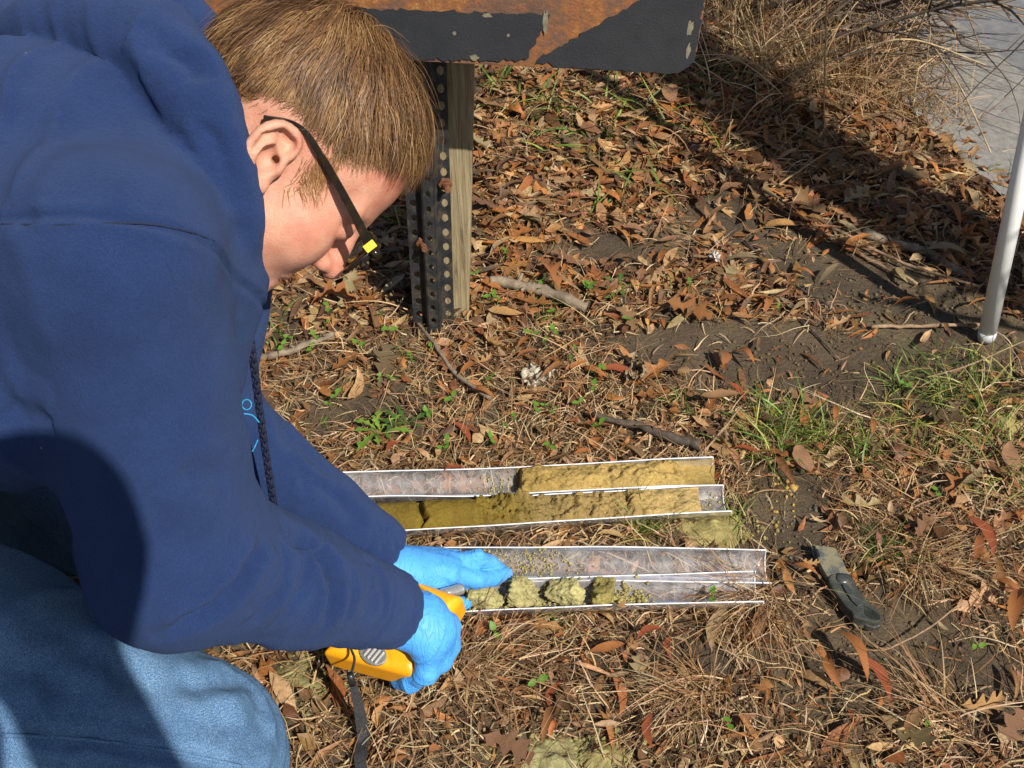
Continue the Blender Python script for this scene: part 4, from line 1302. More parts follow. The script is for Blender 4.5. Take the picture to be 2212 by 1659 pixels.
PU = np.array([math.sin(LEAN), -0.01, math.cos(LEAN)]); PR = np.array([math.cos(LEAN), 0, -math.sin(LEAN)]); PF = np.cross(PU, PR)
pb = G(953, 697)
mb = MB()
c = pb + np.array([0, 0.0415, 0]) + PU * 0.45
mb.box(c, [PR, PF, PU], (0.0415, 0.0415, 0.55))
post = mb.build('wooden_post', M['wood'], None, False, 0.003)
tag(post, 'weathered square timber post behind the perforated steel channel', 'post')
# checks (drying cracks) in the timber are part of the grain relief

def perforated(o0, xd, w, ud, L, pitch, hx, hz, phase=0.0, skip=()):
    V, F = [], []
    n = int(L / pitch)
    for i in range(n):
        z0 = i * pitch
        rect = [(0, z0), (w / 2, z0), (w, z0), (w, z0 + pitch / 2), (w, z0 + pitch), (w / 2, z0 + pitch), (0, z0 + pitch), (0, z0 + pitch / 2)]
        b = len(V)
        V += [o0 + xd * a + ud * c_ for a, c_ in rect]
        if i in skip:
            F.append(tuple(range(b, b + 8))); continue
        jx = 0.5 * w
        ang = [225, 270, 315, 0, 45, 90, 135, 180]
        V += [o0 + xd * (jx + hx * math.cos(math.radians(a))) + ud * (z0 + pitch / 2 + phase + hz * math.sin(math.radians(a))) for a in ang]
        F += [(b + k, b + (k + 1) % 8, b + 8 + (k + 1) % 8, b + 8 + k) for k in range(8)]
    return V, F
cb = G(938, 712) + np.array([0, -0.004, -0.05])
channel = thing('sign_channel', (cb[0], cb[1], 0), 'dark perforated steel channel standing against the timber post', 'sign post')
CU = nrm(PU + np.array([-0.028, -0.045, 0]))
prof = [(-0.0300, 0.0), (-0.0115, 0.0), (-0.006, -0.015), (0.008, -0.015), (0.0135, 0.0), (0.0300, 0.0)]
mb = MB()
for i in range(5):
    a, b_ = np.array([prof[i][0], prof[i][1], 0]), np.array([prof[i + 1][0], prof[i + 1][1], 0])
    xd = nrm(b_ - a); w = np.linalg.norm(b_ - a)
    if i in (0, 2, 4):
        hx = {0: 0.0052, 2: 0.0038, 4: 0.0046}[i]
        V, F = perforated(cb + a, xd, w, CU, 0.75, 0.025, hx, {0: 0.0068, 2: 0.006, 4: 0.0078}[i], 0.0)
    else:
        V = [cb + a, cb + b_, cb + b_ + CU * 0.75, cb + a + CU * 0.75]; F = [(0, 1, 2, 3)]
    mb.add(V, F)
ch = mb.build('channel', M['steel'], channel, False)
sm = ch.modifiers.new('thick', 'SOLIDIFY'); sm.thickness = 0.003; sm.offset = 0
for (z, x) in ((0.325, 0.024), (0.225, -0.010)):
    mb = MB(); q = cb + CU * z + PR * x + np.array([0, -0.006, 0])
    ring = [q + 0.0095 * (math.cos(a) * PR + math.sin(a) * CU) for a in np.linspace(0, 2 * math.pi, 6, endpoint=False)]
    mb.prism(ring, np.array([0, -1.0, 0]), 0.006)
    mb.tube([q + np.array([0, -0.005, 0]), q + np.array([0.004, -0.02, 0.001])], [0.005, 0.0045], 8)
    mb.build('bolt', M['rustbolt'], channel, False, 0.0008)

YS = 1.235
def SP(px, py):
    v = (py - 829.5) / FPX
    return P(px, py, YS / (CS - v * SN))
s_r = nrm(SP(1450, 160) - SP(905, 133)); s_n = np.array([0, -1.0, 0]); s_u = np.cross(s_n, s_r) * -1.0
if s_u[2] < 0: s_u = -s_u
S0 = SP(1497, 162)
def sab(px, py):
    q = SP(px, py) - S0
    return np.array([q @ s_r, q @ s_u])
def S3(ab, off=0.0): return S0 + s_r * ab[0] + s_u * ab[1] + s_n * off
sign = thing('road_sign', (S0[0] - 0.29, S0[1], S0[2]), 'rusted road sign with black painted stripes on the steel channel', 'road sign')
SW, SH, SR = 0.60, 0.46, 0.03
def rrect(x0, x1, y0, y1, r, n=6):
    out = []
    for cx, cy, a0 in ((x1 - r, y0 + r, -90), (x1 - r, y1 - r, 0), (x0 + r, y1 - r, 90), (x0 + r, y0 + r, 180)):
        for k in range(n + 1):
            a = math.radians(a0 + 90 * k / n); out.append((cx + r * math.cos(a), cy + r * math.sin(a)))
    return out
mb = MB(); mb.prism([S3(a, 0) for a in rrect(-SW, 0, 0, SH, SR)][::-1], -s_n, 0.003); mb.build('panel', M['rust'], sign, False, 0.0006)
def rough_edge(poly, step=0.004, amp=0.0011, seed=1):
    rg = np.random.default_rng(seed); out = []
    for i in range(len(poly)):
        a, b_ = np.array(poly[i]), np.array(poly[(i + 1) % len(poly)])
        n = max(1, int(np.linalg.norm(b_ - a) / step))
        for k in range(n):
            out.append(a + (b_ - a) * k / n + rg.normal(0, amp, 2))
    return out
b1 = [sab(560, 8), sab(1187, 31), sab(1150, 104), sab(1137, 128), sab(905, 128), sab(560, 112)]
mb = MB(); mb.prism([S3(a, 0.0012) for a in rough_edge(b1, seed=2)], s_n, 0.0008); mb.build('black_stripe', M['blackpaint'], sign)
l0, l1 = sab(1153, 131), sab(1383, 0); dr = nrm(l1 - l0)
ar_ = -0.001
t_ = (ar_ - l0[0]) / dr[0]
p_top = l0 + dr * t_
corner = [(ar_ - 0.026 * (1 - math.sin(math.radians(a))), 0.0018 + 0.026 * (1 - math.cos(math.radians(a)))) for a in (0, 20, 40, 60, 80, 90)]
b2 = [l0, (l0[0] + 0.03, 0.0022)] + corner + [p_top]
mb = MB(); mb.prism([S3(a, 0.0012) for a in rough_edge(b2, seed=3)], s_n, 0.0008); mb.build('black_stripe', M['blackpaint'], sign)
# flaked patches on the black paint
M['flake'] = mat_noise('bare_primer', [(0.3, (0.11, 0.095, 0.06)), (0.7, (0.22, 0.20, 0.14))], 120, 0.8)
for k, (px, py, rx, ry) in enumerate(((1490, 60, 0.0035, 0.010), (1486, 108, 0.0025, 0.009), (1178, 46, 0.003, 0.014), (1025, 122, 0.006, 0.0035), (1052, 31, 0.006, 0.0025), (982, 70, 0.0022, 0.0022), (1098, 74, 0.0018, 0.0018))):
    rg = np.random.default_rng(k + 40)
    c = sab(px, py)
    poly = [c + np.array([rx * math.cos(a), ry * math.sin(a)]) * rg.uniform(0.65, 1.15) for a in np.linspace(0, 2 * math.pi, 14, endpoint=False)]
    mb = MB(); mb.prism([S3(a, 0.0021) for a in poly], s_n, 0.0004); mb.build('paint_flake', M['flake'], sign)
mb = MB()
q = S3((-0.30, 0.18), 0.0)
ring = [q + 0.010 * (math.cos(a) * s_r + math.sin(a) * s_u) for a in np.linspace(0, 2 * math.pi, 6, endpoint=False)]
mb.prism(ring, s_n, 0.007); mb.build('bolt', M['rustbolt'], sign, False, 0.0008)
mb = MB(); bq = S3((-0.30, 0.18), -0.003)
mb.box(bq + np.array([0, 0.055, 0]), [s_r, -s_n, s_u], (0.015, 0.052, 0.012)); mb.build('added_spacer', M['steel'], sign, False, 0.002)  # unseen spacer added to hold the sign forward, so its shadow falls longer

# ------------------------------------------------------------------ white pipe
pole0 = G(2131, 728, 0.0); pd = nrm(P(2228, 270, 1.548) - P(2131, 726, 1.784))
pole = thing('white_pipe', pole0, 'leaning white plastic pipe standing on bare mud at the right', 'pipe')
mb = MB(); mb.tube([pole0 + pd * s for s in (0.012, 0.3, 0.8, 1.3)], 0.0128, 28); mb.build('pipe', M['pvc'], pole, True)
M['grey_plastic'] = mat_plain('grey_plastic', (0.45, 0.47, 0.5), 0.3)
mb = MB(); mb.tube([pole0 + pd * s for s in (-0.004, 0.004, 0.0125)], [0.0122, 0.0132, 0.0132], 28); mb.build('end_cap', M['grey_plastic'], pole, True)

# ------------------------------------------------------------------ clear core liners and soil
M['clear'] = mat_clear('clear_plastic', (0.94, 0.935, 0.95), (0.76, 0.755, 0.78), 0.10)
M['cutedge'] = mat_plain('frosted_cut_edge', (0.74, 0.74, 0.77), 0.35)
def liner(tb, label, arcs):
    root = thing('core_liner_half', tb.l + (tb.r - tb.l) / 2 - np.array([0, 0, tb.l[2]]), label, 'core liner', 'split clear core liners')
    n, k = 70, 16
    t = np.linspace(0, 1, n)
    a0, a1 = arcs(t)
    ph = np.linspace(0, 1, k)
    A = a0[:, None] + (a1 - a0)[:, None] * ph[None]
    T = np.repeat(t[:, None], k, 1)
    I = tb.pt(T, A, np.full(A.shape, TR - 0.0009)); O = tb.pt(T, A, np.full(A.shape, TR + 0.0009))
    V = np.concatenate([I.reshape(-1, 3), O.reshape(-1, 3)])
    q = []
    for i in range(n - 1):
        for j in range(k - 1):
            a = i * k + j
            q.append((a, a + 1, a + k + 1, a + k)); q.append((a + n * k, a + n * k + k, a + n * k + k + 1, a + n * k + 1))
    for i in (0, n - 1):
        for j in range(k - 1):
            a = i * k + j; q.append((a, a + n * k, a + n * k + 1, a + 1))
    mk('liner_wall', V, q, M['clear'], root)
    for aa in (a0, a1):
        mb = MB(); mb.tube(tb.pt(t, aa, np.full(n, TR)), 0.00078, 7); mb.build('cut_edge', M['cutedge'], root, True)
    mb = MB(); e = np.linspace(a0[-1], a1[-1], 20); mb.tube(tb.pt(np.full(20, 1.0), e, np.full(20, TR)), 0.0008, 6); mb.build('cut_end', M['cutedge'], root, True)
    return root
def wob(t, s, a): return a * (np.sin(t * 5.3 + s) + 0.6 * np.sin(t * 11.7 + 2 * s) + 0.35 * np.sin(t * 23 + 3 * s))
liner(TA, 'clear split tube farthest from the gloves, its right half filled with golden sand', lambda t: (-84 + wob(t, 1, 4) - 14 * np.exp(-((t - 0.25) / 0.2) ** 2), 88 + wob(t, 2, 1.2)))
liner(TB, 'clear split tube holding the long olive brown soil core', lambda t: (-86 + wob(t, 3, 2), 84 + wob(t, 4, 4)))
liner(TC, 'almost empty clear split tube touched by the pointing glove', lambda t: (-82 + wob(t, 5, 2), 90 + wob(t, 6, 2)))
liner(TD, 'clear split tube nearest the camera holding crumbly olive soil chunks', lambda t: (-84 + wob(t, 7, 2), 86 + wob(t, 8, 2)))

M['soil_core'] = None
def mat_soilcore():
    m, n, l, b = mat_new('core_soil')
    a = n.new('ShaderNodeAttribute'); a.attribute_name = 'Col'
    t = noise_node(n, l, 330, 6, 0.75)
    r = ramp(n, [(0.3, (0.55, 0.52, 0.48)), (0.62, (1.05, 1.05, 1.0)), (0.78, (1.5, 1.5, 1.4))])
    l.new(t.outputs['Fac'], r.inputs[0])
    mx = n.new('ShaderNodeMix'); mx.data_type = 'RGBA'; mx.blend_type = 'MULTIPLY'; mx.inputs['Factor'].default_value = 1.0
    l.new(a.outputs['Color'], mx.inputs['A']); l.new(r.outputs[0], mx.inputs['B'])
    l.new(mx.outputs['Result'], b.inputs['Base Color'])
    b.inputs['Roughness'].default_value = 0.8; b.inputs['Specular IOR Level'].default_value = 0.25
    bump(n, l, t.outputs['Fac'], b, 0.0016)
    return m
M['soil_core'] = mat_soilcore()
def core_fill(name, tb, x0, x1, dome, rough, col, label, wid=1.0):
    t0, t1 = tb.t_of(x0), tb.t_of(x1)
    n, k = int((t1 - t0) * tb.len / 0.0018), 34
    t = np.linspace(t0, t1, n); px = np.linspace(x0, x1, n)
    ph = np.linspace(0, 1, k)
    ys = (1 - 2 * ph) * (TR - 0.0014) * wid
    c = tb.l[None] + tb.ax * (t * tb.len)[:, None]
    base_ = c[:, None, :] + tb.side * ys[None, :, None]
    nz = fbm(base_.reshape(-1, 3), 105, 4, 7, 0.65).reshape(n, k)
    nz2 = vn(base_.reshape(-1, 3), 38, 9).reshape(n, k)
    jx = px[:, None] + 9 * vn(np.stack([ys * 90, 0 * ys + x0 * 0.01, 0 * ys], 1), 1, 55)[None, :] + 150 * ys[None, :]
    dm, rf = dome(jx.ravel()).reshape(n, k), rough(jx.ravel()).reshape(n, k)
    cross = np.sqrt(np.clip(1 - (ys / ((TR - 0.0012) * wid)) ** 2, 0, 1))[None]
    top = -0.004 + dm * cross + rf * (0.7 * nz + 0.6 * nz2) * np.clip(cross * 1.6, 0.15, 1)
    bot = -(TR - 0.0014) * wid * cross
    ends = np.ones(n); ends[0] = ends[-1] = 0.0; ends[1] = ends[-2] = 0.75
    top = bot + np.maximum(top - bot, 0.0003) * ends[:, None]
    jt = 0.004 * vn(np.stack([ys * 60, 0 * ys, 0 * ys], 1), 1, 5)
    Vt = base_ + np.array([0, 0, 1.0]) * top[:, :, None] + tb.ax * (jt[None, :, None] * ((np.arange(n) < 4) | (np.arange(n) > n - 5))[:, None, None])
    Vb = base_ + np.array([0, 0, 1.0]) * bot[:, :, None]
    V = np.concatenate([Vt.reshape(-1, 3), Vb.reshape(-1, 3)])
    i = (np.arange(n - 1)[:, None] * k + np.arange(k - 1)[None]).ravel()
    F = np.concatenate([np.stack([i, i + 1, i + k + 1, i + k], 1), np.stack([i + n * k, i + k + n * k, i + k + 1 + n * k, i + 1 + n * k], 1)])
    C = col((jx + 14 * nz).ravel()) * (1 + 0.16 * fbm(base_.reshape(-1, 3), 45, 3, 3))[:, None]
    C = np.clip(np.concatenate([C, C]), 0.005, 0.9)
    return tag(mk(name, V, F, M['soil_core'], cols=C), label, 'soil core')
def lerp_cols(xs, cs): return lambda px: np.stack([np.interp(px, xs, [c[k] for c in cs]) for k in range(3)], 1)
core_fill('soil_core', TA, 1118, 1546, lambda x: np.interp(x, [1118, 1150, 1300, 1470, 1480, 1546], [0.004, 0.009, 0.011, 0.009, -0.010, -0.012]), lambda x: np.interp(x, [1118, 1470, 1490, 1546], [0.0060, 0.0065, 0.0016, 0.0013]),
          lerp_cols([1118, 1300, 1480, 1546], [(0.29, 0.197, 0.058), (0.39, 0.272, 0.095), (0.37, 0.26, 0.085), (0.315, 0.224, 0.073)]), 'golden sandy soil filling the right half of the farthest clear tube')
def crack(x): return sum(np.exp(-((x - c) / w) ** 2) for c, w in ((905, 5),))
core_fill('soil_core', TB, 600, 1512, lambda x: np.interp(x, [600, 1020, 1060, 1110, 1160, 1380, 1480, 1512], [0.017, 0.017, 0.018, 0.016, 0.006, 0.007, 0.008, 0.002]) * (1 - 1.1 * crack(x)) - 0.006 * crack(x),
          lambda x: np.interp(x, [600, 1010, 1040, 1120, 1180, 1370, 1400, 1512], [0.0013, 0.0015, 0.011, 0.013, 0.0095, 0.0095, 0.0045, 0.004]),
          lerp_cols([600, 900, 1020, 1110, 1160, 1360, 1390, 1512], [(0.135, 0.090, 0.011), (0.16, 0.108, 0.014), (0.165, 0.112, 0.015), (0.165, 0.115, 0.024), (0.25, 0.175, 0.065), (0.29, 0.203, 0.075), (0.40, 0.283, 0.11), (0.44, 0.318, 0.132)]),
          'olive brown soil core turning to tan sand in the second clear tube')

def chunk(name, c, r, ax, seed, col, label, tb):
    R0 = np.asarray(ax)
    rg = np.random.default_rng(seed)
    planes = [(nrm(rg.normal(0, 1, 3) * [1, 0.6, 1]), rg.uniform(0.4, 0.8)) for _ in range(8)]
    def f(p):
        q = (p - c) @ R0.T
        d = s_ell(q, (0, 0, 0), r)
        for nn, k in planes:
            d = smax(d, (q / np.array(r)) @ nn * min(r) - k * min(r), 0.002)
        return d + 0.0016 * fbm(p, 170, 3, seed, 0.6) + 0.0011 * vn(p, 520, seed + 8)
    V, Q = surface(f, np.array(c) - 0.036, np.array(c) + 0.036, 0.0013)
    C = np.clip(np.array(col)[None] * (1 + 0.2 * fbm(V, 60, 3, seed + 1))[:, None], 0.01, 0.9)
    return tag(mk(name, V, Q, M['soil_core'], cols=C), label, 'soil chunk')
axes = [TD.ax, TD.side, TD.up]
OLV = (0.40, 0.36, 0.165)
for i, (px, r, dz, lab) in enumerate(((1040, (0.026, 0.020, 0.018), -0.004, 'crumbly olive soil chunk closest to the gloved hands'), (1128, (0.030, 0.0205, 0.024), 0.000, 'largest pale olive soil chunk, second from the gloves'),
                                      (1214, (0.028, 0.0205, 0.023), 0.000, 'peaked olive soil chunk, third from the gloves'), (1302, (0.028, 0.020, 0.019), -0.003, 'dark sided olive soil chunk farthest right in the tube'))):
    c = TD.l + TD.ax * TD.t_of(px) * TD.len + TD.up * (-0.004 + dz)
    chunk('soil_chunk', c, r, axes, 300 + i, OLV if i != 3 else (0.28, 0.235, 0.075), lab, TD)
# loose crumbs
def crumbs(pts, sizes, cols, name, label):
    oct_ = np.array([(1, 0, 0), (-1, 0, 0), (0, 1, 0), (0, -1, 0), (0, 0, 1), (0, 0, -1)], float)
    fc = np.array([(0, 2, 4), (2, 1, 4), (1, 3, 4), (3, 0, 4), (2, 0, 5), (1, 2, 5), (3, 1, 5), (0, 3, 5)])
    rg = np.random.default_rng(77); N = len(pts)
    V = oct_[None] * sizes[:, None, None] * rg.uniform(0.6, 1.3, (N, 6, 1)) + pts[:, None, :]
    F = (fc[None] + (np.arange(N) * 6)[:, None, None]).reshape(-1, 3)
    return tag(mk(name, V.reshape(-1, 3), F, M['soil_core'], cols=np.repeat(cols, 6, 0)), label, 'soil crumbs', kind='stuff')
rg = np.random.default_rng(9)
pts, sz = [], []
for N, tb, xm, xs, am, asd, s0 in ((420, TC, 1135, 60, 35, 28, 0.0009), (90, TC, 1010, 60, 20, 30, 0.0009), (220, TD, 1345, 30, 0, 22, 0.0018), (420, TD, 1170, 110, 0, 35, 0.0020), (120, TD, 1010, 40, 0, 35, 0.0018), (160, TA, 1085, 25, 0, 35, 0.0010), (120, TB, 1535, 16, 10, 30, 0.0007), (60, TD, 1390, 6, -10, 10, 0.0028)):
    t = np.array([tb.t_of(x) for x in rg.normal(xm, xs, N)]); t = np.clip(t, 0.02, 0.99)
    a = np.clip(rg.normal(am, asd, N), -80, 84); s = np.abs(rg.normal(s0, s0 * 0.5, N)) + 0.0003
    pts.append(tb.pt(t, a, TR - 0.001 - s * 0.6)); sz.append(s)
pts, sz = np.concatenate(pts), np.concatenate(sz)
crumbs(pts, sz, np.clip(np.array([(0.38, 0.33, 0.13)]) * rg.uniform(0.7, 1.2, (len(pts), 1)), 0, 1), 'soil_crumbs', 'fine olive soil crumbs dusted over the clear tube walls')
pts, sz, cl = [], [], []
for N, cx, cy, sx, sy, s0, colr in ((30, 1700, 1060, 25, 35, 0.0018, (0.42, 0.27, 0.08)), (6, 1705, 1045, 16, 10, 0.005, (0.46, 0.30, 0.09)), (160, 1560, 1145, 60, 20, 0.0022, (0.30, 0.25, 0.10)), (350, 1230, 1630, 90, 22, 0.003, (0.27, 0.24, 0.10)),
                                    (120, 1740, 1120, 70, 80, 0.0017, (0.14, 0.125, 0.10)), (160, 1850, 1480, 120, 80, 0.002, (0.17, 0.13, 0.08)), (260, 1760, 800, 230, 40, 0.002, (0.13, 0.09, 0.05)), (260, 1960, 650, 150, 40, 0.0026, (0.13, 0.10, 0.055)), (180, 660, 1470, 60, 40, 0.0025, (0.24, 0.21, 0.09))):
    x, y = rg.normal(cx, sx, N), rg.normal(cy, sy, N)
    q = np.array([G(a, b) for a, b in zip(x, y)]); q[:, 2] = gz(q[:, 0], q[:, 1]) + 0.001
    pts.append(q); sz.append(np.abs(rg.normal(s0, s0 * 0.5, N)) + 0.0006); cl.append(np.array([colr]) * rg.uniform(0.65, 1.25, (N, 1)))
crumbs(np.concatenate(pts), np.concatenate(sz), np.concatenate(cl), 'loose_clods', 'loose soil clods and grit scattered on the bare patches')
# smeared heaps of olive soil on the ground
def heap(px, py, rx, ry, h, col, seed, label):
    c = G(px, py)
    n = 44
    u = np.linspace(-1, 1, n); U, W_ = np.meshgrid(u, u, indexing='ij')
    X, Y = c[0] + U * rx, c[1] + W_ * ry
    p = np.stack([X.ravel(), Y.ravel(), 0 * X.ravel()], 1)
    nz = fbm(p, 28, 5, seed, 0.55).reshape(n, n)
    r = np.sqrt(U ** 2 + W_ ** 2) + 0.22 * vn(p, 22, seed + 5).reshape(n, n)
    Z = gz(X, Y) + np.clip(1.0 - r, -0.3, 1) * h * (1 + 0.5 * nz) + 0.25 * h * nz - 0.003
    V = np.stack([X, Y, Z], -1).reshape(-1, 3)
    i = (np.arange(n - 1)[:, None] * n + np.arange(n - 1)[None]).ravel()
    F = np.stack([i, i + n, i + n + 1, i + 1], 1)
    keep = (r < 1.05)[:-1, :-1].ravel()
    C = np.clip(np.array(col)[None] * (1 + 0.25 * nz.ravel())[:, None], 0.01, 0.9)
    return tag(mk('soil_heap', V, F[keep], M['soil_core'], cols=C), label, 'soil heap')
heap(1560, 1150, 0.055, 0.035, 0.012, (0.27, 0.23, 0.09), 11, 'smeared olive clay between the two pairs of clear tubes')
heap(1185, 1648, 0.042, 0.032, 0.020, (0.27, 0.25, 0.12), 12, 'wet grey green clay lump at the bottom edge of the picture')
heap(1310, 1645, 0.04, 0.028, 0.010, (0.25, 0.22, 0.09), 13, 'low crumbly clay smear right of the wet clay lump')
heap(662, 1455, 0.05, 0.045, 0.010, (0.23, 0.21, 0.09), 14, 'flat olive clay smear beside the jeans knee')
heap(2185, 900, 0.06, 0.06, 0.014, (0.30, 0.25, 0.10), 15, 'pale olive clay mound at the right edge')

# ------------------------------------------------------------------ folding knife
M['knife_handle'] = mat_noise('knurled_grip', [(0.35, (0.035, 0.04, 0.038)), (0.55, (0.07, 0.075, 0.06)), (0.7, (0.20, 0.18, 0.10))], 55, 0.5, 0.0015, 900, metal=0.3)
M['knife_blade'] = mat_noise('muddy_steel', [(0.36, (0.07, 0.08, 0.082)), (0.48, (0.11, 0.115, 0.10)), (0.55, (0.20, 0.18, 0.115)), (0.75, (0.26, 0.225, 0.14))], 60, 0.6, 0.0006, 200, metal=0.2)
M['knife_clip'] = mat_noise('worn_clip', [(0.3, (0.06, 0.065, 0.068)), (0.7, (0.13, 0.13, 0.12))], 80, 0.35, metal=0.6)
def KZ(zx, zy, z): return G(1637.3 + zx * 0.201, 1091.5 + zy * 0.201, z)
kc = KZ(900, 850, 0)
knife = thing('folding_knife', (kc[0], kc[1], 0), 'muddy folding utility knife lying open to the right of the tubes', 'knife')
def kpart(name, pts, ztop, thick, mat, bev, par=knife):
    mb = MB(); mb.prism([KZ(a, b, ztop) for a, b in pts], np.array([0, 0, -1.0]), thick)
    return mb.build(name, mat, par, False, bev, 3)
ho = [(752, 765), (800, 735), (880, 722), (960, 722), (1005, 745), (1040, 800), (1085, 900), (1150, 985), (1230, 1070), (1310, 1140), (1335, 1190), (1325, 1240), (1270, 1262), (1180, 1235), (1090, 1215), (1030, 1190), (1000, 1120), (930, 1055), (880, 985), (800, 890), (765, 820)]
hd = kpart('handle', ho, 0.024, 0.018, M['knife_handle'], 0.0025)
kpart('blade_holder', [(612, 425), (700, 432), (830, 452), (905, 575), (955, 690), (985, 735), (900, 740), (752, 768), (690, 670), (640, 560)], 0.0215, 0.010, M['knife_blade'], 0.001)
kpart('blade', [(575, 440), (600, 418), (618, 430), (665, 560), (740, 750), (720, 760), (650, 640), (590, 520)], 0.0165, 0.0016, M['knife_blade'], 0)
kpart('painted_edge_shadow', [(618, 470), (640, 465), (668, 545), (650, 560)], 0.0222, 0.001, M['black_plastic'], 0)  # thin black plate stands in for shade at the holder's edge
kpart('pocket_clip', [(905, 850), (950, 838), (990, 880), (1060, 980), (1125, 1065), (1075, 1082), (1010, 1020), (950, 930)], 0.0268, 0.0016, M['knife_clip'], 0.0006)
q = KZ(912, 785, 0.0245); mb = MB(); mb.tube([q - np.array([0, 0, 0.002]), q + np.array([0, 0, 0.0005]), q + np.array([0, 0, 0.0018])], [0.0078, 0.0078, 0.006], 18); mb.build('pivot_screw', M['knife_clip'], knife, True)
kpart('end_cap', [(1090, 1222), (1180, 1242), (1270, 1268), (1328, 1245), (1320, 1290), (1250, 1312), (1160, 1290)], 0.016, 0.009, M['knife_clip'], 0.0015)
# knurling: rows of small studs on the grip
mb = MB()
for i in range(17):
    for j in range(7):
        a = 1160 + i * 9.5; b_ = 1105 + j * 14 + (i - 3) * 6.5
        q = KZ(a, b_, 0.0242)
        px_ok = (b_ < 1205 + (a - 1100) * 0.12) and (b_ > 1010 + (a - 1160) * 0.80)
        if px_ok: mb.box(q, [(1, 0, 0), (0, 1, 0), (0, 0, 1)], (0.0008, 0.0008, 0.0008))
if mb.V: mb.build('knurling', M['knife_handle'], hd)

# ------------------------------------------------------------------ yellow meter in the right hand
FL, FR, NR, NL = G(862, 1238, 0.112), G(1000, 1284, 0.112), G(890, 1458, 0.086), G(692, 1405, 0.086)
MC = (FL + FR + NR + NL) / 4 - np.array([0, 0, 0.022])
ma = nrm((FL + FR) / 2 - (NL + NR) / 2); mw = nrm(FR - FL + NR - NL); mw = nrm(mw - ma * (mw @ ma)); mn = np.cross(mw, ma)
meter = thing('gas_meter', MC - np.array([0, 0, 0.03]), 'yellow handheld gas meter with metal clip held in the gloved hand', 'meter')
def m2(p): return np.stack([(p - MC) @ mw, (p - MC) @ ma], -1)
POLY = [m2(NL), m2(NR), m2(FR), m2(FL)]
def sd_poly(q, poly):
    d = np.full(len(q), -1e9)
    for i in range(4):
        a, b = poly[i], poly[(i + 1) % 4]
        e = b - a; n = np.array([e[1], -e[0]]) / np.linalg.norm(e)
        d = smax(d, (q - a) @ n, 0.004) if i else (q - a) @ n
    return d
def sd_meter(p):
    q = np.stack([(p - MC) @ mw, (p - MC) @ ma, (p - MC) @ mn], 1)
    r = 0.013
    e0 = sd_poly(q[:, :2], POLY) + r; e1 = np.abs(q[:, 2] + 0.004) - 0.027 + r
    d = np.minimum(np.maximum(e0, e1), 0) + np.hypot(np.maximum(e0, 0), np.maximum(e1, 0)) - r
    sc = np.maximum(np.maximum(np.abs(q[:, 0] - SCR[0]) - 0.021, np.abs(q[:, 1] - SCR[1]) - 0.026), -(q[:, 2] - 0.017))
    d = smax(d, -sc, 0.003)
    cl = s_ell(q, (CLP[0], CLP[1], 0.025), (0.022, 0.016, 0.006))
    return smax(d, -cl, 0.002)
SCR = m2(FL) * 0.45 + m2(FR) * 0.55 - np.array([0.0, 0.036])
CLP = m2(G(806, 1412, 0.090))
V, Q = surface(sd_meter, MC - 0.125, MC + 0.125, 0.0016)
mk('housing', V, Q, M['yellow'], meter)
mb = MB(); mb.box(MC + mw * SCR[0] + ma * SCR[1] + mn * 0.0175, [mw, ma, mn], (0.0205, 0.0255, 0.0010)); mb.build('display', M['screen'], meter)
clip_c = MC + mw * CLP[0] + ma * CLP[1] + mn * 0.0205
mb = MB()
ring = [clip_c + mw * 0.0165 * math.cos(a) + ma * 0.0115 * math.sin(a) for a in np.linspace(0, 2 * math.pi, 22, endpoint=False)]
mb.prism(ring, mn, 0.0045); cl = mb.build('clip_plate', M['chrome'], meter, False, 0.0012, 3)
for k in range(4):
    mb = MB(); cc = clip_c + mw * (-0.006 + 0.005 * k) + mn * 0.0055
    mb.box(cc, [mw, ma, mn], (0.0011, 0.0075, 0.0011)); mb.build('clip_rib', M['chrome'], cl, False, 0.0004)
q = clip_c - mw * 0.020 + mn * 0.004
mb = MB()
mb.tube([q + mn * s for s in (-0.004, -0.002, 0.001, 0.004, 0.0055)], [0.0035, 0.0056, 0.0062, 0.0048, 0.002], 14); mb.build('ring_stud', M['chrome'], meter, True)
pr0 = P(955, 1284, 1.305); pr1 = P(997, 1272, 1.325)
mb = MB(); ss = np.linspace(0, 1, 36); mb.tube([pr0 + (pr1 - pr0) * s for s in ss], 0.0062 + 0.0006 * np.sin(ss * 75), 14); mb.build('inlet_probe', M['chrome'], meter, True)
# wrist strap
st0 = q; st1 = P(757, 1462, 1.205)
mb = MB(); mb.tube(spline([st0, st0 + mn * 0.006 - ma * 0.01, (st0 + st1) / 2, st1], 16), 0.0014, 8); strap = mb.build('strap_cord', M['strap'], meter, True)
g1 = np.array([st1[0] + 0.006, st1[1] - 0.01, 0.02])
path = spline([st1, st1 + np.array([0.004, -0.002, -0.05]), g1, G(778, 1640, 0.03), G(792, 1740, 0.03), G(770, 1850, 0.02)], 60)
mb = MB()
for i, p_ in enumerate(path):
    f = i / 59; w = np.interp(f, [0, 0.08, 0.3, 1], [0.0025, 0.004, 0.0062, 0.0068]); tw = np.array([math.cos(0.5 - f * 1.4), math.sin(0.5 - f * 1.4) * 0.6, 0.12])
    tw = nrm(tw); nn = nrm(np.cross(tw, nrm(np.gradient(path, axis=0)[i])))
    mb.V += [tuple(p_ + a * w * tw + b_ * 0.0011 * nn) for a, b_ in ((-1, -1), (1, -1), (1, 1), (-1, 1))]
for i in range(59):
    for k in range(4): mb.F.append((i * 4 + k, i * 4 + (k + 1) % 4, i * 4 + 4 + (k + 1) % 4, i * 4 + 4 + k))
mb.build('wrist_strap', M['strap'], meter, False)
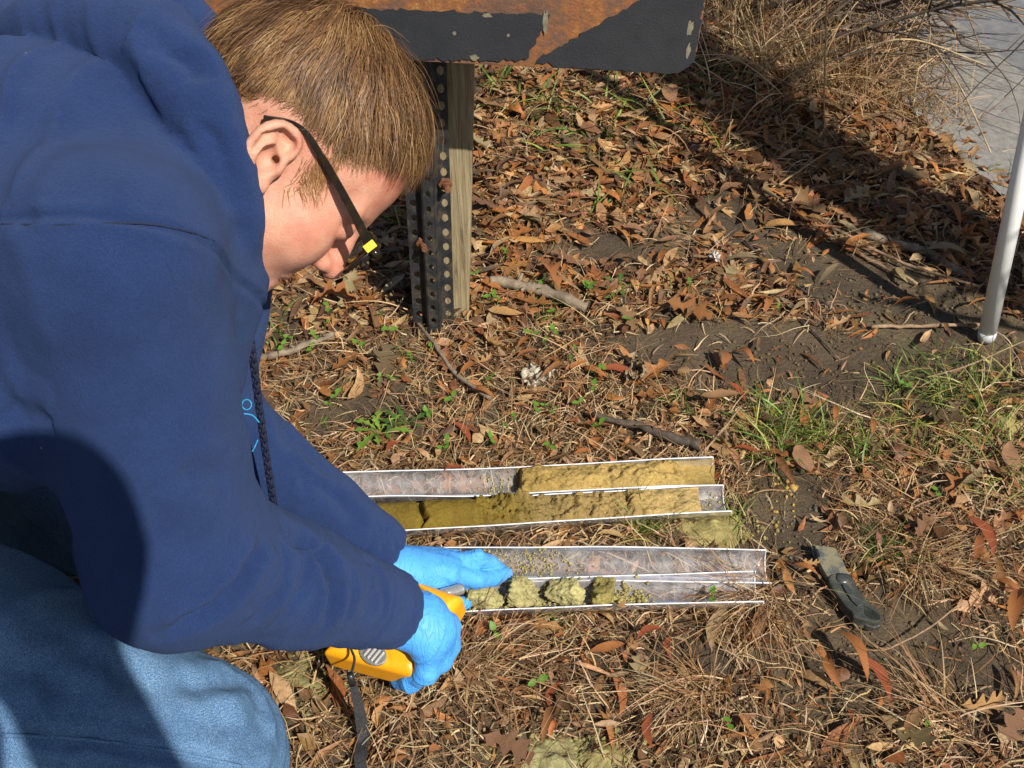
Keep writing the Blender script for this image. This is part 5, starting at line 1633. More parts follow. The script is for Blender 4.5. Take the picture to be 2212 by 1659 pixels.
mb = MB(); mb.tube([st1 + np.array([0, 0, 0.004]), st1 + np.array([0.001, 0, -0.012])], [0.0036, 0.0040], 10); mb.build('strap_clasp', M['black_plastic'], meter, True)

# ------------------------------------------------------------------ sticks and twigs
def stick(name, pxs, r0, r1, mat, label, cat='stick', zlift=0.0, seed=0, knots=3):
    rg = np.random.default_rng(seed + 900)
    pts = []
    for a in pxs:
        q = G(a[0], a[1], a[2] if len(a) > 2 else 0.0)
        if len(a) < 3: q[2] = gz(np.array([q[0]]), np.array([q[1]]))[0] + r0 * 0.9 + zlift
        pts.append(q)
    n = max(14, 10 * len(pts))
    line = spline(pts, n)
    line = line + np.stack([vn(np.stack([np.arange(n) * 0.35, np.full(n, k + seed), np.full(n, 0.5)], 1), 1, 70 + k) for k in range(3)], 1) * r0 * 0.5
    t = np.linspace(0, 1, n)
    r = r0 + (r1 - r0) * t
    r = r * (1 + 0.10 * rg.normal(0, 1, n))
    mb = MB(); mb.tube(line, r, 9)
    for k in range(knots):
        i = rg.integers(2, n - 2); d = nrm(rg.normal(0, 1, 3)); d[2] = abs(d[2])
        mb.tube([line[i], line[i] + d * r[i] * rg.uniform(1.3, 2.4)], [r[i] * 0.5, r[i] * 0.25], 6)
    return tag(mb.build(name, mat, None, True), label, cat)
stick('fallen_stick', [(1060, 640), (1150, 656), (1268, 690)], 0.0080, 0.0088, M['bark'], 'thick grey fallen stick lying right of the timber post', zlift=0.012, seed=1)
stick('fallen_stick', [(1280, 922), (1370, 945), (1440, 968), (1510, 990)], 0.0042, 0.0072, M['bark_dark'], 'dark broken stick pointing at the farthest clear tube', zlift=0.014, seed=2)
stick('twig', [(905, 728), (945, 780), (985, 835), (1060, 888)], 0.0024, 0.0032, M['bark'], 'thin curved twig lying between the post and the tubes', 'twig', 0.018, 3)
stick('twig', [(1780, 500), (1880, 550), (1985, 602)], 0.0034, 0.0028, M['twig'], 'short brown twig on the mud left of the pipe', 'twig', 0.004, 4)
stick('twig', [(1795, 492), (1950, 560), (2115, 622)], 0.0028, 0.0024, M['twig'], 'long straight twig running to the foot of the pipe', 'twig', 0.01, 5)
stick('fallen_stick', [(1870, 500), (1980, 530), (2090, 590)], 0.0080, 0.0065, M['bark'], 'pale ridged branch half buried behind the long twig', zlift=0.004, seed=6)
stick('twig', [(1610, 520), (1690, 590), (1790, 660)], 0.0026, 0.0018, M['bark_dark'], 'dark thin twig left of the muddy hollow', 'twig', 0.004, 7)
stick('dry_stalk', [(1512, 985, 0.012), (1560, 930, 0.03), (1602, 876, 0.05)], 0.0016, 0.0011, M['straw_plain'] if 'straw_plain' in M else M['twig'], 'pale dry stalk rising beyond the end of the tubes', 'stalk', 0, 8, 0)
stick('twig', [(1880, 706), (1990, 702), (2120, 700)], 0.0032, 0.0026, M['twig'], 'pale horizontal twig reaching the foot of the pipe', 'twig', 0.006, 9)
stick('fallen_stick', [(1490, 105), (1550, 125), (1612, 158)], 0.012, 0.009, M['bark'], 'thick weathered branch beside the right end of the sign', seed=10)
stick('twig', [(560, 776), (640, 765), (725, 735)], 0.0055, 0.0045, M['bark'], 'grey stick beside the hanging drawstring', 'twig', 0.012, 11)
stick('twig', [(1690, 655), (1740, 700), (1800, 760)], 0.002, 0.0015, M['bark_dark'], 'short dark twig across the mud below the hollow', 'twig', 0.004, 12)
stick('dry_stalk', [(2000, 815, 0.01), (2090, 790, 0.03), (2215, 735, 0.06)], 0.0013, 0.001, M['twig'], 'thin dry stalk arching below the pipe at the right edge', 'stalk', 0, 13, 0)
stick('dry_stalk', [(1830, 1330, 0.01), (1900, 1400, 0.012), (2000, 1360, 0.02), (2080, 1300, 0.03)], 0.0013, 0.001, M['twig'], 'thin bent dry stalk below the knife handle', 'stalk', 0, 14, 0)

# crumpled pale leaf / paper scrap
def scrap(px, py, s, col, label, seed):
    c = G(px, py, 0.02)
    n = 26; u = np.linspace(-1, 1, n); U, W_ = np.meshgrid(u, u, indexing='ij')
    p = np.stack([U.ravel(), W_.ravel(), 0 * U.ravel()], 1)
    D = np.stack([fbm(p, 2.2, 4, seed + 9 * k, 0.6) for k in range(3)], 1)
    V = c + np.stack([U.ravel(), W_.ravel(), 0 * U.ravel()], 1) * s * 0.75 + D * s * np.array([0.45, 0.45, 0.7])
    V[:, 2] = np.maximum(V[:, 2], 0.006)
    i = (np.arange(n - 1)[:, None] * n + np.arange(n - 1)[None]).ravel()
    F = np.stack([i, i + n, i + n + 1, i + 1], 1)
    r = np.sqrt(U ** 2 + W_ ** 2) + 0.3 * vn(p, 3, seed).reshape(n, n)
    keep = (r < 1.0)[:-1, :-1].ravel()
    C = np.array(col)[None] * (1 + 0.25 * fbm(p, 4, 3, seed + 3))[:, None]
    return tag(mk('crumpled_leaf', V, F[keep], M['litter'], cols=np.clip(C, 0, 0.9)), label, 'dead leaf')
scrap(1160, 818, 0.024, (0.55, 0.50, 0.42), 'crumpled whitish dead leaf in the middle of the dead grass', 5)
scrap(1545, 552, 0.009, (0.62, 0.60, 0.56), 'small white fluffy scrap on the leaf litter', 6)
scrap(1380, 800, 0.020, (0.34, 0.26, 0.16), 'crumpled tan dead leaf right of the whitish one', 8)
# ------------------------------------------------------------------ single leaves lying on the ground
rng = np.random.default_rng(23)
VARS = {'lance': [], 'oak': [], 'oval': []}
def leaf_variant(kind, colr, k):
    rg = np.random.default_rng(500 + k)
    one = np.ones(1)
    nseg = {'lance': 9, 'oak': 22, 'oval': 10}[kind]
    W = {'lance': 0.105, 'oak': 0.33, 'oval': 0.25}[kind] * rg.uniform(0.9, 1.15)
    pf = {'lance': prof_lance, 'oak': prof_oak, 'oval': prof_oval}[kind]
    V, F, C = leaves(1, nseg, one * 1.0, one * W, pf, np.array([rg.normal(0, 0.8)]), np.array([rg.uniform(0.1, 0.8)]), one * 0, one * 0, one * 0, np.zeros((1, 3)), np.array([colr]), rg, 0.12, 0.45 if kind == 'oak' else 0.0)
    V[:, 2] -= V[:, 2].min()
    C = np.clip(C * (1 + 0.12 * vn(V, 6, k))[:, None], 0.01, 0.9)
    me = mesh_np('leaf', V, F, C)
    me.materials.append(M['litter'])
    return me
k = 0
for kind, n in (('lance', 12), ('oak', 8), ('oval', 4)):
    for i in range(n):
        VARS[kind].append(leaf_variant(kind, pick(LEAFCOL[[0, 1, 2, 4, 6, 7, 8, 9, 10, 2]], 1, rng, 0.2)[0] * np.array([0.9, 0.92, 0.95]), k)); k += 1
RED = leaf_variant('lance', (0.30, 0.075, 0.028), 70); ORG = leaf_variant('lance', (0.35, 0.135, 0.04), 71); TAN = leaf_variant('oak', (0.42, 0.24, 0.10), 72)
ORG2 = leaf_variant('oval', (0.44, 0.17, 0.05), 73); OAKG = leaf_variant('oak', (0.22, 0.17, 0.08), 74); TANO = leaf_variant('oval', (0.46, 0.27, 0.11), 75)
def put_leaf(me, px, py, ang, Lpx, z=0.012, tilt=0.0, roll=0.0):
    q = G(px, py)
    d = q[1] * CS + CAM_H * SN
    o = bpy.data.objects.new('leaf', me); COL.objects.link(o)
    o.location = (q[0], q[1], gz(np.array([q[0]]), np.array([q[1]]))[0] + z)
    # screen angle to ground angle
    a = math.radians(ang); yaw = math.atan2(math.sin(a) / 0.72, math.cos(a))
    s = 0.85 * Lpx / FPX * d * math.hypot(math.cos(a), math.sin(a) / 0.72)
    o.scale = (s, s, s); o.rotation_euler = (roll, tilt, yaw)
    o.parent = ground
    return o
for a in ((ORG2, 1062, 650, -25, 62), (TANO, 1092, 708, -5, 90), (TAN, 1062, 765, -50, 75), (ORG, 1018, 832, 40, 75), (RED, 1400, 1392, 22, 85), (ORG, 1315, 1425, 12, 110), (RED, 1195, 1520, 62, 70),
          (RED, 1335, 830, -8, 100), (ORG, 1290, 835, -20, 70), (ORG, 1738, 1258, -18, 75), (TAN, 1745, 1238, -6, 50), (ORG, 1835, 1455, -62, 130), (RED, 1885, 1490, -55, 110), (ORG, 1800, 1480, -80, 90),
          (RED, 2120, 1180, -72, 95), (OAKG, 1950, 1600, -35, 150), (TAN, 2110, 1540, 8, 130), (ORG, 2190, 1340, 58, 140), (ORG, 2170, 1310, -35, 90), (RED, 1440, 1420, 75, 60), (ORG2, 1390, 200, 70, 95), (ORG2, 1255, 175, 85, 85), (TANO, 1405, 215, 50, 90),
          (TAN, 1300, 345, -60, 60), (ORG, 1650, 670, 70, 60), (ORG, 1610, 800, -55, 65), (RED, 1590, 870, -45, 60), (ORG, 1130, 905, 10, 60), (RED, 1000, 960, -40, 70), (RED, 975, 1158, 60, 40), (ORG, 1260, 1000, 15, 60),
          (RED, 1610, 1000, -15, 70), (ORG, 1800, 910, 80, 50), (ORG, 1880, 935, 75, 50), (TAN, 1700, 1010, -20, 60), (ORG, 1330, 1100, -5, 50), (ORG, 2080, 1130, 70, 40), (RED, 1400, 1600, 80, 80), (ORG, 790, 1010, 30, 55), (RED, 850, 985, 50, 60),
          (ORG, 1050, 880, -20, 70), (TAN, 1045, 800, 30, 55), (ORG, 1140, 770, 35, 70), (ORG, 1210, 1390, 20, 40), (RED, 985, 1040, 10, 60), (TAN, 1620, 400, -30, 60), (TAN, 1880, 385, 15, 60), (ORG, 1740, 600, -20, 60), (ORG, 2060, 470, -70, 70), (TAN, 1290, 280, 20, 55), (TAN, 650, 700, 60, 45)):
    put_leaf(*a, z=rng.uniform(0.012, 0.022), tilt=rng.normal(0, 0.12), roll=rng.normal(0, 0.2))
n = 0
while n < 210:
    px, py = rng.uniform(540, 2212), rng.uniform(120, 1640)
    q = G(px, py)
    if rng.random() > w_leaf(np.array([px]), np.array([py]), q[0], q[1])[0] + 0.04 or road_d(q[0], q[1]) > -0.04: continue
    if py > 960 and py < 1340 and px < 1700: continue
    kind = rng.choice(['lance', 'oak', 'oval'], p=[0.6, 0.32, 0.08])
    d = q[1] * CS + CAM_H * SN
    Lm = {'lance': rng.uniform(0.035, 0.075), 'oak': rng.uniform(0.045, 0.085), 'oval': rng.uniform(0.035, 0.06)}[kind]
    o = bpy.data.objects.new('leaf', VARS[kind][rng.integers(0, len(VARS[kind]))]); COL.objects.link(o)
    o.location = (q[0], q[1], gz(np.array([q[0]]), np.array([q[1]]))[0] + rng.uniform(0.010, 0.024))
    o.scale = (Lm,) * 3; o.rotation_euler = (rng.normal(0, 0.3), rng.normal(0, 0.2), rng.uniform(0, 6.28)); o.parent = ground
    n += 1

# ------------------------------------------------------------------ living grass, weeds
def tuft_mesh(px, py, N, Lr, Wr, spread, lift, pal, seed, bias=None):
    rg = np.random.default_rng(seed)
    q = G(px, py)
    pos = np.stack([rg.normal(0, spread, N), rg.normal(0, spread, N), np.zeros(N)], 1)
    yaw = rg.uniform(0, 6.28, N) if bias is None else rg.normal(bias, 0.8, N)
    c = pick(pal, N, rg)
    V, F, C = blades(N, 6, rg.uniform(*Lr, N), rg.uniform(*Wr, N), rg.normal(lift, 0.3, N), rg.normal(0.8, 0.35, N), yaw, pos, c, rg, 0.08)
    me = mesh_np('grass_tuft', V, F, C); me.materials.append(M['grass'])
    o = bpy.data.objects.new('grass_tuft', me); COL.objects.link(o)
    o.location = (q[0], q[1], gz(np.array([q[0]]), np.array([q[1]]))[0] + 0.002)
    return o
YG = np.vstack([GREENCOL, [(0.30, 0.30, 0.07), (0.40, 0.34, 0.12)]])
for i, (px, py, N) in enumerate(((1660, 930, 60), (1720, 915, 60), (1770, 940, 60), (1650, 985, 50), (1860, 985, 45), (1700, 980, 40), (1620, 950, 30))):
    tag(tuft_mesh(px, py, N, (0.03, 0.085), (0.0012, 0.0028), 0.014, 0.75, YG, 100 + i), 'yellow green grass tuft in the thick patch beyond the tube ends', 'grass', 'grass tufts beyond the tube ends')
for i, (px, py, N) in enumerate(((1960, 830, 35), (2030, 850, 40), (2090, 830, 40), (2120, 880, 40), (1990, 900, 30), (2070, 935, 35), (2160, 940, 30), (1960, 960, 20), (2140, 790, 30), (2040, 990, 20), (2180, 850, 30), (2195, 1000, 30), (2110, 1010, 25), (2010, 790, 25), (1920, 890, 30))):
    tag(tuft_mesh(px, py, N, (0.03, 0.075), (0.0012, 0.0026), 0.018, 0.65, YG, 130 + i), 'sparse green grass tuft near the right edge below the pipe', 'grass', 'grass tufts below the pipe')
for i, (px, py, N) in enumerate(((1075, 225, 18), (1120, 275, 18), (1190, 260, 20), (1240, 315, 20), (1310, 265, 18), (1390, 300, 16), (1450, 250, 16), (1510, 215, 18), (1160, 340, 14), (1560, 350, 12), (1350, 405, 12), (1280, 450, 10))):
    tag(tuft_mesh(px, py, N, (0.05, 0.12), (0.0022, 0.0048), 0.022, 0.55, GREENCOL, 160 + i), 'broad bladed green grass tuft in the leaves below the sign', 'grass', 'grass tufts below the sign')
singles = [((1385, 1145, 55, (0.03, 0.075), (0.0012, 0.0024), 0.010, 0.7, YG), 'green grass tuft between the two pairs of tubes, left of the clay'), ((1590, 1115, 40, (0.02, 0.05), (0.001, 0.002), 0.012, 0.6, YG), 'small green grass tuft just under the second tube end'),
           ((1905, 1195, 110, (0.03, 0.08), (0.0006, 0.0012), 0.006, 0.35, GREENCOL[[0, 2, 0]]), 'fine dark green grass tuft right of the knife'), ((1205, 1352, 14, (0.015, 0.03), (0.001, 0.002), 0.006, 0.8, GREENCOL), 'tiny green sprout in dead grass below the meter'),
           ((870, 490, 30, (0.025, 0.06), (0.0012, 0.0026), 0.010, 0.8, YG), 'green grass tuft between the glasses and the post'), ((1175, 645, 45, (0.02, 0.045), (0.002, 0.004), 0.016, 0.7, GREENCOL), 'leafy green weed behind the thick grey stick'),
           ((1165, 690, 40, (0.015, 0.035), (0.0018, 0.0035), 0.014, 0.7, GREENCOL), 'leafy green weed in front of the thick grey stick'), ((1465, 880, 35, (0.02, 0.05), (0.0014, 0.003), 0.012, 0.7, GREENCOL), 'dark green grass tuft above the dark broken stick'),
           ((2175, 1060, 40, (0.03, 0.07), (0.0012, 0.0024), 0.02, 0.6, YG), 'thin green grass tuft at the right edge above the red leaf'), ((585, 715, 25, (0.02, 0.05), (0.002, 0.004), 0.012, 0.7, GREENCOL), 'green weed beside the drawstring'),
           ((2160, 375, 25, (0.03, 0.07), (0.0014, 0.0028), 0.02, 0.7, GREENCOL), 'green grass tuft at the edge of the gutter')]
for i, (a, lab) in enumerate(singles):
    tag(tuft_mesh(*a, 200 + i), lab, 'grass')
ORD = ['first', 'second', 'third', 'fourth', 'fifth', 'sixth', 'seventh', 'eighth', 'ninth', 'tenth', 'eleventh', 'twelfth', 'thirteenth', 'fourteenth', 'fifteenth']
for g, lab in (('grass tufts beyond the tube ends', 'yellow green grass tuft, {} from left in the patch beyond the tube ends'), ('grass tufts below the pipe', 'sparse green grass tuft, {} from left of those below the pipe'), ('grass tufts below the sign', 'broad bladed green grass tuft, {} from left of those below the sign')):
    for k, o in enumerate(sorted([o for o in COL.objects if o.get('group') == g], key=lambda o: float(to_px(np.array([o.location]))[0][0]))):
        o['label'] = lab.format(ORD[k])
# clumps of dead grass that fan out over the soil
for i, (px, py, N, bias, lab) in enumerate(((1640, 1300, 420, 3.9, 'large fanned clump of dead grass below the tube ends'), (1980, 1215, 260, 5.6, 'clump of dead grass right of the fine green tuft'), (1010, 1450, 240, 0.2, 'clump of pale dead grass right of the meter'), (1500, 1500, 240, 3.6, 'clump of dead grass at the lower middle of the picture'),
                                            (2040, 1560, 200, 2.6, 'clump of dead grass in the lower right corner'))):
    o = tuft_mesh(px, py, N, (0.05, 0.13), (0.0008, 0.0020), 0.018, 0.38, STRAWCOL, 230 + i, bias)
    o.name = 'dead_grass_clump'; o.data.materials.clear(); o.data.materials.append(M['straw'])
    tag(o, lab, 'dead grass')
# seedlings with two round leaves
sd = []
for k in range(3):
    rg = np.random.default_rng(60 + k)
    V, F, C = leaves(2, 4, np.array([0.0095, 0.0085]), np.array([0.0028, 0.0026]), prof_oval, np.array([0.6, 0.5]), np.array([0.2, 0.2]), np.array([0.2, 3.3 + 0.4 * k]), np.array([-0.25, -0.25]), np.zeros(2),
                     np.array([(0.005, 0.001, 0.012), (-0.0045, -0.001, 0.012)]), np.array([(0.12, 0.26, 0.03)] * 2), rg)
    mb = MB(); mb.tube([(0, 0, -0.004), (0, 0, 0.006), (0.0003, 0, 0.0125)], 0.0006, 5)
    off = len(V)
    V = np.concatenate([V, np.array(mb.V)]); C = np.concatenate([C, np.tile([(0.15, 0.25, 0.05)], (len(mb.V), 1))])
    FF = [tuple(f) for f in F] + [tuple(i + off for i in f) for f in mb.F]
    me = mesh_np('seedling', V, FF, C); me.materials.append(M['grass']); sd.append(me)
rg = np.random.default_rng(88)
for i in range(70):
    if i < 52: px, py = rg.uniform(560, 1380), rg.uniform(590, 1000)
    else: px, py = rg.uniform(950, 2200), rg.uniform(600, 1640)
    q = G(px, py)
    o = bpy.data.objects.new('seedling', sd[i % 3]); COL.objects.link(o)
    o.location = (q[0], q[1], gz(np.array([q[0]]), np.array([q[1]]))[0] + 0.012)
    s = rg.uniform(0.8, 1.5); o.scale = (s, s, s); o.rotation_euler = (rg.normal(0, 0.25), rg.normal(0, 0.25), rg.uniform(0, 6.28))
    lm = [((600, 650), 'below the face'), ((590, 760), 'beside the drawstring'), ((860, 640), 'left of the timber post'), ((1150, 620), 'by the thick grey stick'), ((950, 800), 'by the thin curved twig'), ((1160, 820), 'by the whitish crumpled leaf'),
          ((820, 945), 'by the bright weed rosette'), ((1350, 930), 'by the dark broken stick'), ((750, 760), 'left of the thin curved twig'), ((1050, 960), 'above the farthest tube'), ((1350, 750), 'in the litter right of the post'), ((1250, 1450), 'in the dead grass below the tubes'),
          ((1900, 1300), 'near the knife'), ((1850, 900), 'in the grass beyond the tube ends'), ((1800, 700), 'on the muddy ground left of the pipe'), ((1950, 1550), 'in the lower right corner')]
    ph_ = min(lm, key=lambda a: (a[0][0] - px) ** 2 + (a[0][1] - py) ** 2)[1]
    tag(o, 'tiny two leaved green seedling ' + ph_, 'seedling', 'seedlings in the dead grass')
# rosette weeds with lobed leaves
def rosette(px, py, N, L, col, label, seed):
    rg = np.random.default_rng(seed); q = G(px, py); zg = gz(np.array([q[0]]), np.array([q[1]]))[0]
    root = thing('rosette_weed', (q[0], q[1], zg), label, 'weed')
    for k in range(N):
        a = 2 * math.pi * k / N + rg.normal(0, 0.25); l = L * rg.uniform(0.7, 1.15)
        V, F, C = leaves(1, 14, np.array([l]), np.array([l * 0.2]), lambda t: (0.2 + 0.8 * t) * (0.65 + 0.35 * np.cos(t * 2 * np.pi * 4)) * np.clip((1 - t) * 5, 0.05, 1), np.array([-0.7]), np.array([0.3]), np.array([a]), np.array([-0.25]), np.zeros(1),
                         np.array([[q[0] + math.cos(a) * l / 2, q[1] + math.sin(a) * l / 2, zg + 0.016]]), np.array([col]) * rg.uniform(0.75, 1.25), rg)
        mk('leaf', V, F, M['grass'], root, cols=C)
rosette(820, 945, 9, 0.046, (0.17, 0.30, 0.04), 'bright green lobed weed rosette above the farthest tube', 5)
rosette(880, 930, 7, 0.040, (0.07, 0.14, 0.03), 'dark green feathery weed right of the bright rosette', 6)
rosette(1340, 640, 5, 0.03, (0.10, 0.2, 0.03), 'small green weed rosette right of the grey stick', 7)

# ------------------------------------------------------------------ brush at the road edge
M['stalk'] = mat_noise('dry_stalks', [(0.3, (0.26, 0.18, 0.09)), (0.7, (0.46, 0.35, 0.19))], 60, 0.6)
def branchy(name, root, dirs, label, cat, r0, L, seed, mat, depth=2, n_sub=5, sag=0.25):
    rg = np.random.default_rng(seed)
    rt = thing(name, (root[0], root[1], 0), label, cat)
    def grow(p, d, L, r, lvl, par):
        n = 12; pts = [p.copy()]; dd = d.copy()
        for i in range(n - 1):
            dd = nrm(dd + rg.normal(0, 0.10, 3) + np.array([0, 0, -sag * 0.12]))
            nx = pts[-1] + dd * L / (n - 1)
            if nx[2] < 0.01: nx[2] = 0.01
            pts.append(nx)
        mb = MB(); mb.tube(pts, np.linspace(r, r * 0.35, n), 7 if lvl == 0 else 5)
        o = mb.build('branch' if lvl == 0 else 'twig', mat, par, True) if lvl < 2 else None
        if lvl < 1:
            sub = MB()
            for k in range(n_sub):
                i = rg.integers(3, n - 1); nd = nrm(dd + rg.normal(0, 0.65, 3))
                q = pts[i].copy(); tl = [q]; e = nd.copy()
                for j in range(7):
                    e = nrm(e + rg.normal(0, 0.14, 3) + np.array([0, 0, -0.03])); tl.append(tl[-1] + e * L * rg.uniform(0.05, 0.085))
                tl = np.array(tl); tl[:, 2] = np.maximum(tl[:, 2], 0.008)
                sub.tube(tl, np.linspace(r * 0.45, r * 0.15, 8), 5)
            sub.build('twigs', mat, o, True)
    for d in dirs:
        grow(np.array(root) + rg.normal(0, 0.02, 3) * [1, 1, 0], nrm(d), L * rg.uniform(0.7, 1.15), r0 * rg.uniform(0.55, 1.1), 0, rt)
    return rt
q = G(1600, 70, 0.03)
branchy('bare_shrub', q, [(0.9, 0.3, 0.42), (1.0, 0.05, 0.30), (0.8, 0.6, 0.35), (0.6, -0.1, 0.5), (1.0, 0.2, 0.18), (0.3, 0.3, 0.7), (0.7, 0.4, 0.55), (0.2, -0.2, 0.6)], 'bare dark branched shrub arching over the road edge', 'shrub', 0.011, 0.75, 5, M['bark_dark'])
q = G(1760, 40, 0.02)
branchy('bare_shrub', q, [(0.7, -0.35, 0.25), (0.9, -0.1, 0.3), (0.5, -0.5, 0.5), (0.9, 0.3, 0.3), (0.2, -0.4, 0.6), (0.6, -0.25, 0.12)], 'tangle of thin pale bare twigs hanging toward the gutter', 'shrub', 0.0045, 0.62, 6, M['twig'], n_sub=8)
q = G(1560, 60, 0.05)
branchy('bare_shrub', q, [(0.9, 0.1, 0.25), (0.8, 0.3, 0.5), (0.7, -0.2, 0.35), (1.0, 0.25, 0.3), (0.5, 0.1, 0.7), (0.9, 0.5, 0.25), (0.9, -0.05, 0.45)], 'dense dark thicket of branches behind the tall dry grass', 'shrub', 0.008, 0.7, 15, M['bark_dark'], n_sub=9)
q = G(1700, 110, 0.05)
branchy('bare_shrub', q, [(0.8, 0.1, 0.5), (0.9, -0.3, 0.35), (0.6, -0.3, 0.6), (1.0, 0.1, 0.3), (0.4, 0.1, 0.7), (0.9, 0.3, 0.4)], 'low brown thicket spreading toward the gutter', 'shrub', 0.005, 0.55, 16, M['bark_dark'], n_sub=10)
q = G(1420, 20, 0.02)
branchy('bare_shrub', q, [(0.7, 0.2, 0.5), (0.4, 0.4, 0.6), (0.9, 0.1, 0.25), (0.5, -0.1, 0.4)], 'thin bare bush behind the right edge of the sign', 'shrub', 0.005, 0.5, 8, M['bark_dark'], n_sub=6)
def stalks(px, py, N, Lr, spread, lift, seed, label, pal=STRAWCOL[[0, 1, 2, 5, 1]], W=(0.0012, 0.0036)):
    o = tuft_mesh(px, py, N, Lr, W, spread, lift, pal, seed)
    o.name = 'dry_grass_clump'; o.data.materials.clear(); o.data.materials.append(M['straw'])
    return tag(o, label, 'dry grass')
stalks(1640, 200, 260, (0.08, 0.24), 0.06, 0.8, 300, 'pale curling dry grass clump below the dark shrub', STRAWCOL[[0, 3, 6, 1]])
stalks(1740, 215, 230, (0.08, 0.24), 0.05, 0.85, 301, 'dry grass clump right of the pale curling one')
stalks(1560, 120, 220, (0.10, 0.30), 0.06, 1.0, 302, 'tall dry grass standing right of the sign')
stalks(1850, 200, 220, (0.08, 0.22), 0.05, 0.9, 303, 'grey dry grass clump at the gutter below the branches')
stalks(1990, 235, 200, (0.06, 0.16), 0.045, 0.9, 304, 'dry grass clump overhanging the concrete gutter', W=(0.0008, 0.0024))
stalks(1700, 50, 300, (0.12, 0.40), 0.09, 1.1, 305, 'tall tangle of dry stalks under the dark branches')
stalks(1520, 300, 60, (0.06, 0.14), 0.05, 0.6, 306, 'low dry grass clump in the leaves below the sign corner')
stalks(1620, 330, 60, (0.06, 0.14), 0.05, 0.6, 307, 'low pale grass clump left of the shaded leaves')
stalks(1900, 150, 220, (0.08, 0.25), 0.06, 0.95, 309, 'dark tangled dry grass in front of the road', STRAWCOL[[1, 2, 5, 0]])
stalks(1780, 110, 240, (0.10, 0.30), 0.08, 1.0, 310, 'brown dry grass thicket under the branches', STRAWCOL[[1, 2, 5, 4]])
stalks(60, 40, 60, (0.08, 0.2), 0.05, 0.8, 308, 'dry grass clump behind the hood')
for i, (a, lab) in enumerate((([(1780, 300, 0.0), (1782, 120, 0.22), (1790, -80, 0.42)], 'single upright dry stem left of the gutter'), ([(1930, 150, 0.02), (1985, 60, 0.16), (2030, -60, 0.3)], 'upright dry stem in front of the road'),
                              ([(2010, 90, 0.10), (2080, 200, 0.12), (2140, 330, 0.06)], 'long thin stem hanging over the gutter'), ([(1800, 130, 0.2), (1960, 85, 0.2), (2130, 140, 0.16)], 'thin stem crossing in front of the road'))):
    stick('dry_stalk', a, 0.0018, 0.0012, M['stalk'], lab, 'stalk', 0, 30 + i, 2)

# ------------------------------------------------------------------ tree added out of view, standing in for whatever casts the shade band
tp = np.array([1.27, 0.76, 0.0])
tree = thing('added_shade_tree', tp, 'added unseen bare tree whose trunk shade crosses the leaves at the right', 'tree')
rg = np.random.default_rng(4)
mb = MB()
hts = np.linspace(-0.1, 4.5, 18)
mb.tube([tp + np.array([0.05 * math.sin(h * 2.3), 0.04 * math.cos(h * 1.7), h]) for h in hts], np.interp(hts, [-0.1, 0.1, 0.6, 4.5], [0.15, 0.12, 0.10, 0.05]), 16)
mb.build('trunk', M['bark'], tree, True)
mb = MB()
for k in range(16):
    h = rg.uniform(1.9, 4.4); a = rg.uniform(0, 6.28); p = tp + np.array([0, 0, h]); d = nrm(np.array([math.cos(a), math.sin(a), 0.7]))
    pts = [p]
    for j in range(7):
        d = nrm(d + rg.normal(0, 0.15, 3)); pts.append(pts[-1] + d * 0.2)
    mb.tube(pts, np.linspace(0.025, 0.006, 8), 7)
    for s in range(3):
        i = rg.integers(2, 7); e = nrm(d + rg.normal(0, 0.6, 3)); mb.tube([pts[i], pts[i] + e * 0.25, pts[i] + e * 0.5 + rg.normal(0, 0.05, 3)], [0.008, 0.006, 0.003], 5)
mb.build('limbs', M['bark'], tree, True)
mb = MB()  # fine growth added to break up the edges of the trunk's shadow
for k in range(150):
    h = rg.uniform(0.3, 2.6); a = rg.uniform(0, 6.28); p = tp + np.array([0.08 * math.cos(a), 0.08 * math.sin(a), h]); d = nrm(np.array([math.cos(a), math.sin(a), rg.uniform(0.2, 1.2)]))
    pts = [p]
    for j in range(5):
        d = nrm(d + rg.normal(0, 0.2, 3)); pts.append(pts[-1] + d * rg.uniform(0.02, 0.06))
    mb.tube(pts, np.linspace(0.006, 0.002, 6), 5)
mb.build('shadow_edge_shoots', M['twig'], tree, True)

# ------------------------------------------------------------------ the person taking the picture; only the shadow is in view
ph = thing('person', (0.30, -0.50, 0), 'standing person with a compact camera whose shadow falls on the navy sleeve', 'person')
hc = np.array([0.085, -0.105, 1.275])
def sd_ph_body(p):
    d = s_ell(p, hc, (0.078, 0.098, 0.115))
    d = smin(d, s_ell(p, hc + np.array([0, 0.10, -0.02]), (0.015, 0.02, 0.02)), 0.02)
    d = smin(d, s_cone(p, hc + np.array([0.02, -0.05, -0.05]), (0.22, -0.32, 1.18), 0.052, 0.058), 0.03)
    for w, e in (((0.052, -0.070, 1.10), (0.06, -0.085, 1.0)), ((-0.045, -0.065, 1.12), (-0.03, -0.12, 1.07))):
        w = np.array(w); d = np.minimum(d, s_cone(p, w, np.array(e), 0.026, 0.028))
        for k in range(4):
            d = smin(d, s_chain(p, [w + np.array([0, 0.0, 0.012 * (k - 1.5)]), w + np.array([0.012, 0.03, 0.012 * (k - 1.5) + 0.008]), w + np.array([-0.01, 0.048, 0.012 * (k - 1.5) + 0.008])], [0.009, 0.008, 0.007], 0.004), 0.004)
    return d
V, Q = surface(sd_ph_body, (-0.15, -0.75, 0.55), (0.45, 0.08, 1.5), 0.007)
mk('body', V, Q, M['skin'], ph, cols=np.tile([(0.7, 0.42, 0.31)], (len(V), 1)))
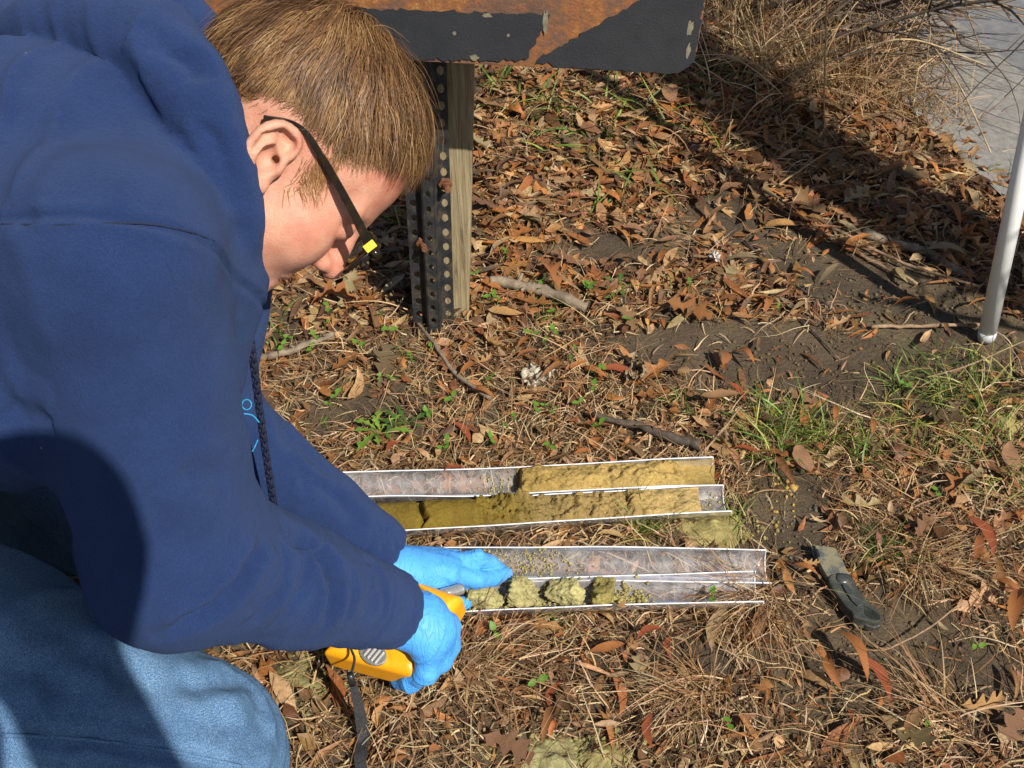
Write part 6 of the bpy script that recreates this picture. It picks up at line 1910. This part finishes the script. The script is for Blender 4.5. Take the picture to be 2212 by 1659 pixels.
def sd_ph_jacket(p):
    d = s_cone(squash(p, np.array([0.3, -0.55, 1.0]), np.array([0.85, 0.5, 0.0]), 1.3), (0.34, -0.68, 0.86), (0.27, -0.44, 1.10), 0.13, 0.115)
    for s_, e, w in (((0.36, -0.36, 1.10), (0.07, -0.13, 0.84), (0.055, -0.085, 1.0)), ((0.12, -0.50, 1.10), (-0.01, -0.30, 0.96), (-0.03, -0.12, 1.07))):
        d = smin(d, smin(s_cone(p, s_, e, 0.056, 0.046), s_cone(p, e, w, 0.046, 0.037), 0.02), 0.03)
    return d + 0.004 * vn(p, 12, 7)
V, Q = surface(sd_ph_jacket, (-0.15, -0.95, 0.6), (0.6, 0.1, 1.5), 0.009)
mk('jacket', V, Q, M['black_plastic'] if False else M['fleece'], ph)
def sd_ph_legs(p):
    d = s_cone(p, (0.33, -0.68, 0.84), (0.32, -0.66, 0.78), 0.13, 0.13)
    for x, y in ((0.41, -0.60), (0.23, -0.70)):
        d = smin(d, s_chain(p, [np.array((x, y, 0.8)), np.array((x, y + 0.05, 0.45)), np.array((x, y, 0.08))], [0.09, 0.07, 0.055], 0.02), 0.03)
    return d
V, Q = surface(sd_ph_legs, (0.05, -0.95, 0.0), (0.6, -0.35, 1.1), 0.012)
mk('jeans', V, Q, M['denim'], ph)
for x, y in ((0.41, -0.60), (0.23, -0.70)):
    def f(p): return np.maximum(s_ell(p, (x, y + 0.06, 0.04), (0.05, 0.14, 0.06)), -p[:, 2] + 0.003)
    V, Q = surface(f, (x - 0.1, y - 0.15, 0), (x + 0.1, y + 0.25, 0.15), 0.008)
    mk('shoe', V, Q, M['shoe'], ph)
def sd_ph_hair(p): return smax(s_ell(p, hc + np.array([0, -0.02, 0.02]), (0.09, 0.105, 0.112)), (p[:, 1] - hc[1]) - 0.06 - 0.5 * (p[:, 2] - hc[2]), 0.01) + 0.003 * vn(p, 50, 3)
V, Q = surface(sd_ph_hair, hc - 0.17, hc + 0.17, 0.006)
mk('hair', V, Q, M['bark_dark'], ph)
pc = thing('compact_camera', (0.0, -0.05, 1.13), 'black compact camera held by the standing person', 'camera')
mb = MB(); mb.box((0.005, -0.045, 1.138), np.eye(3), (0.048, 0.011, 0.029)); mb.build('camera_body', M['black_plastic'], pc, False, 0.004)
mb = MB(); mb.tube([(0.0, -0.034, 1.14), (0, -0.022, 1.14)], [0.021, 0.018], 24); mb.build('lens_barrel', M['black_plastic'], pc, True)
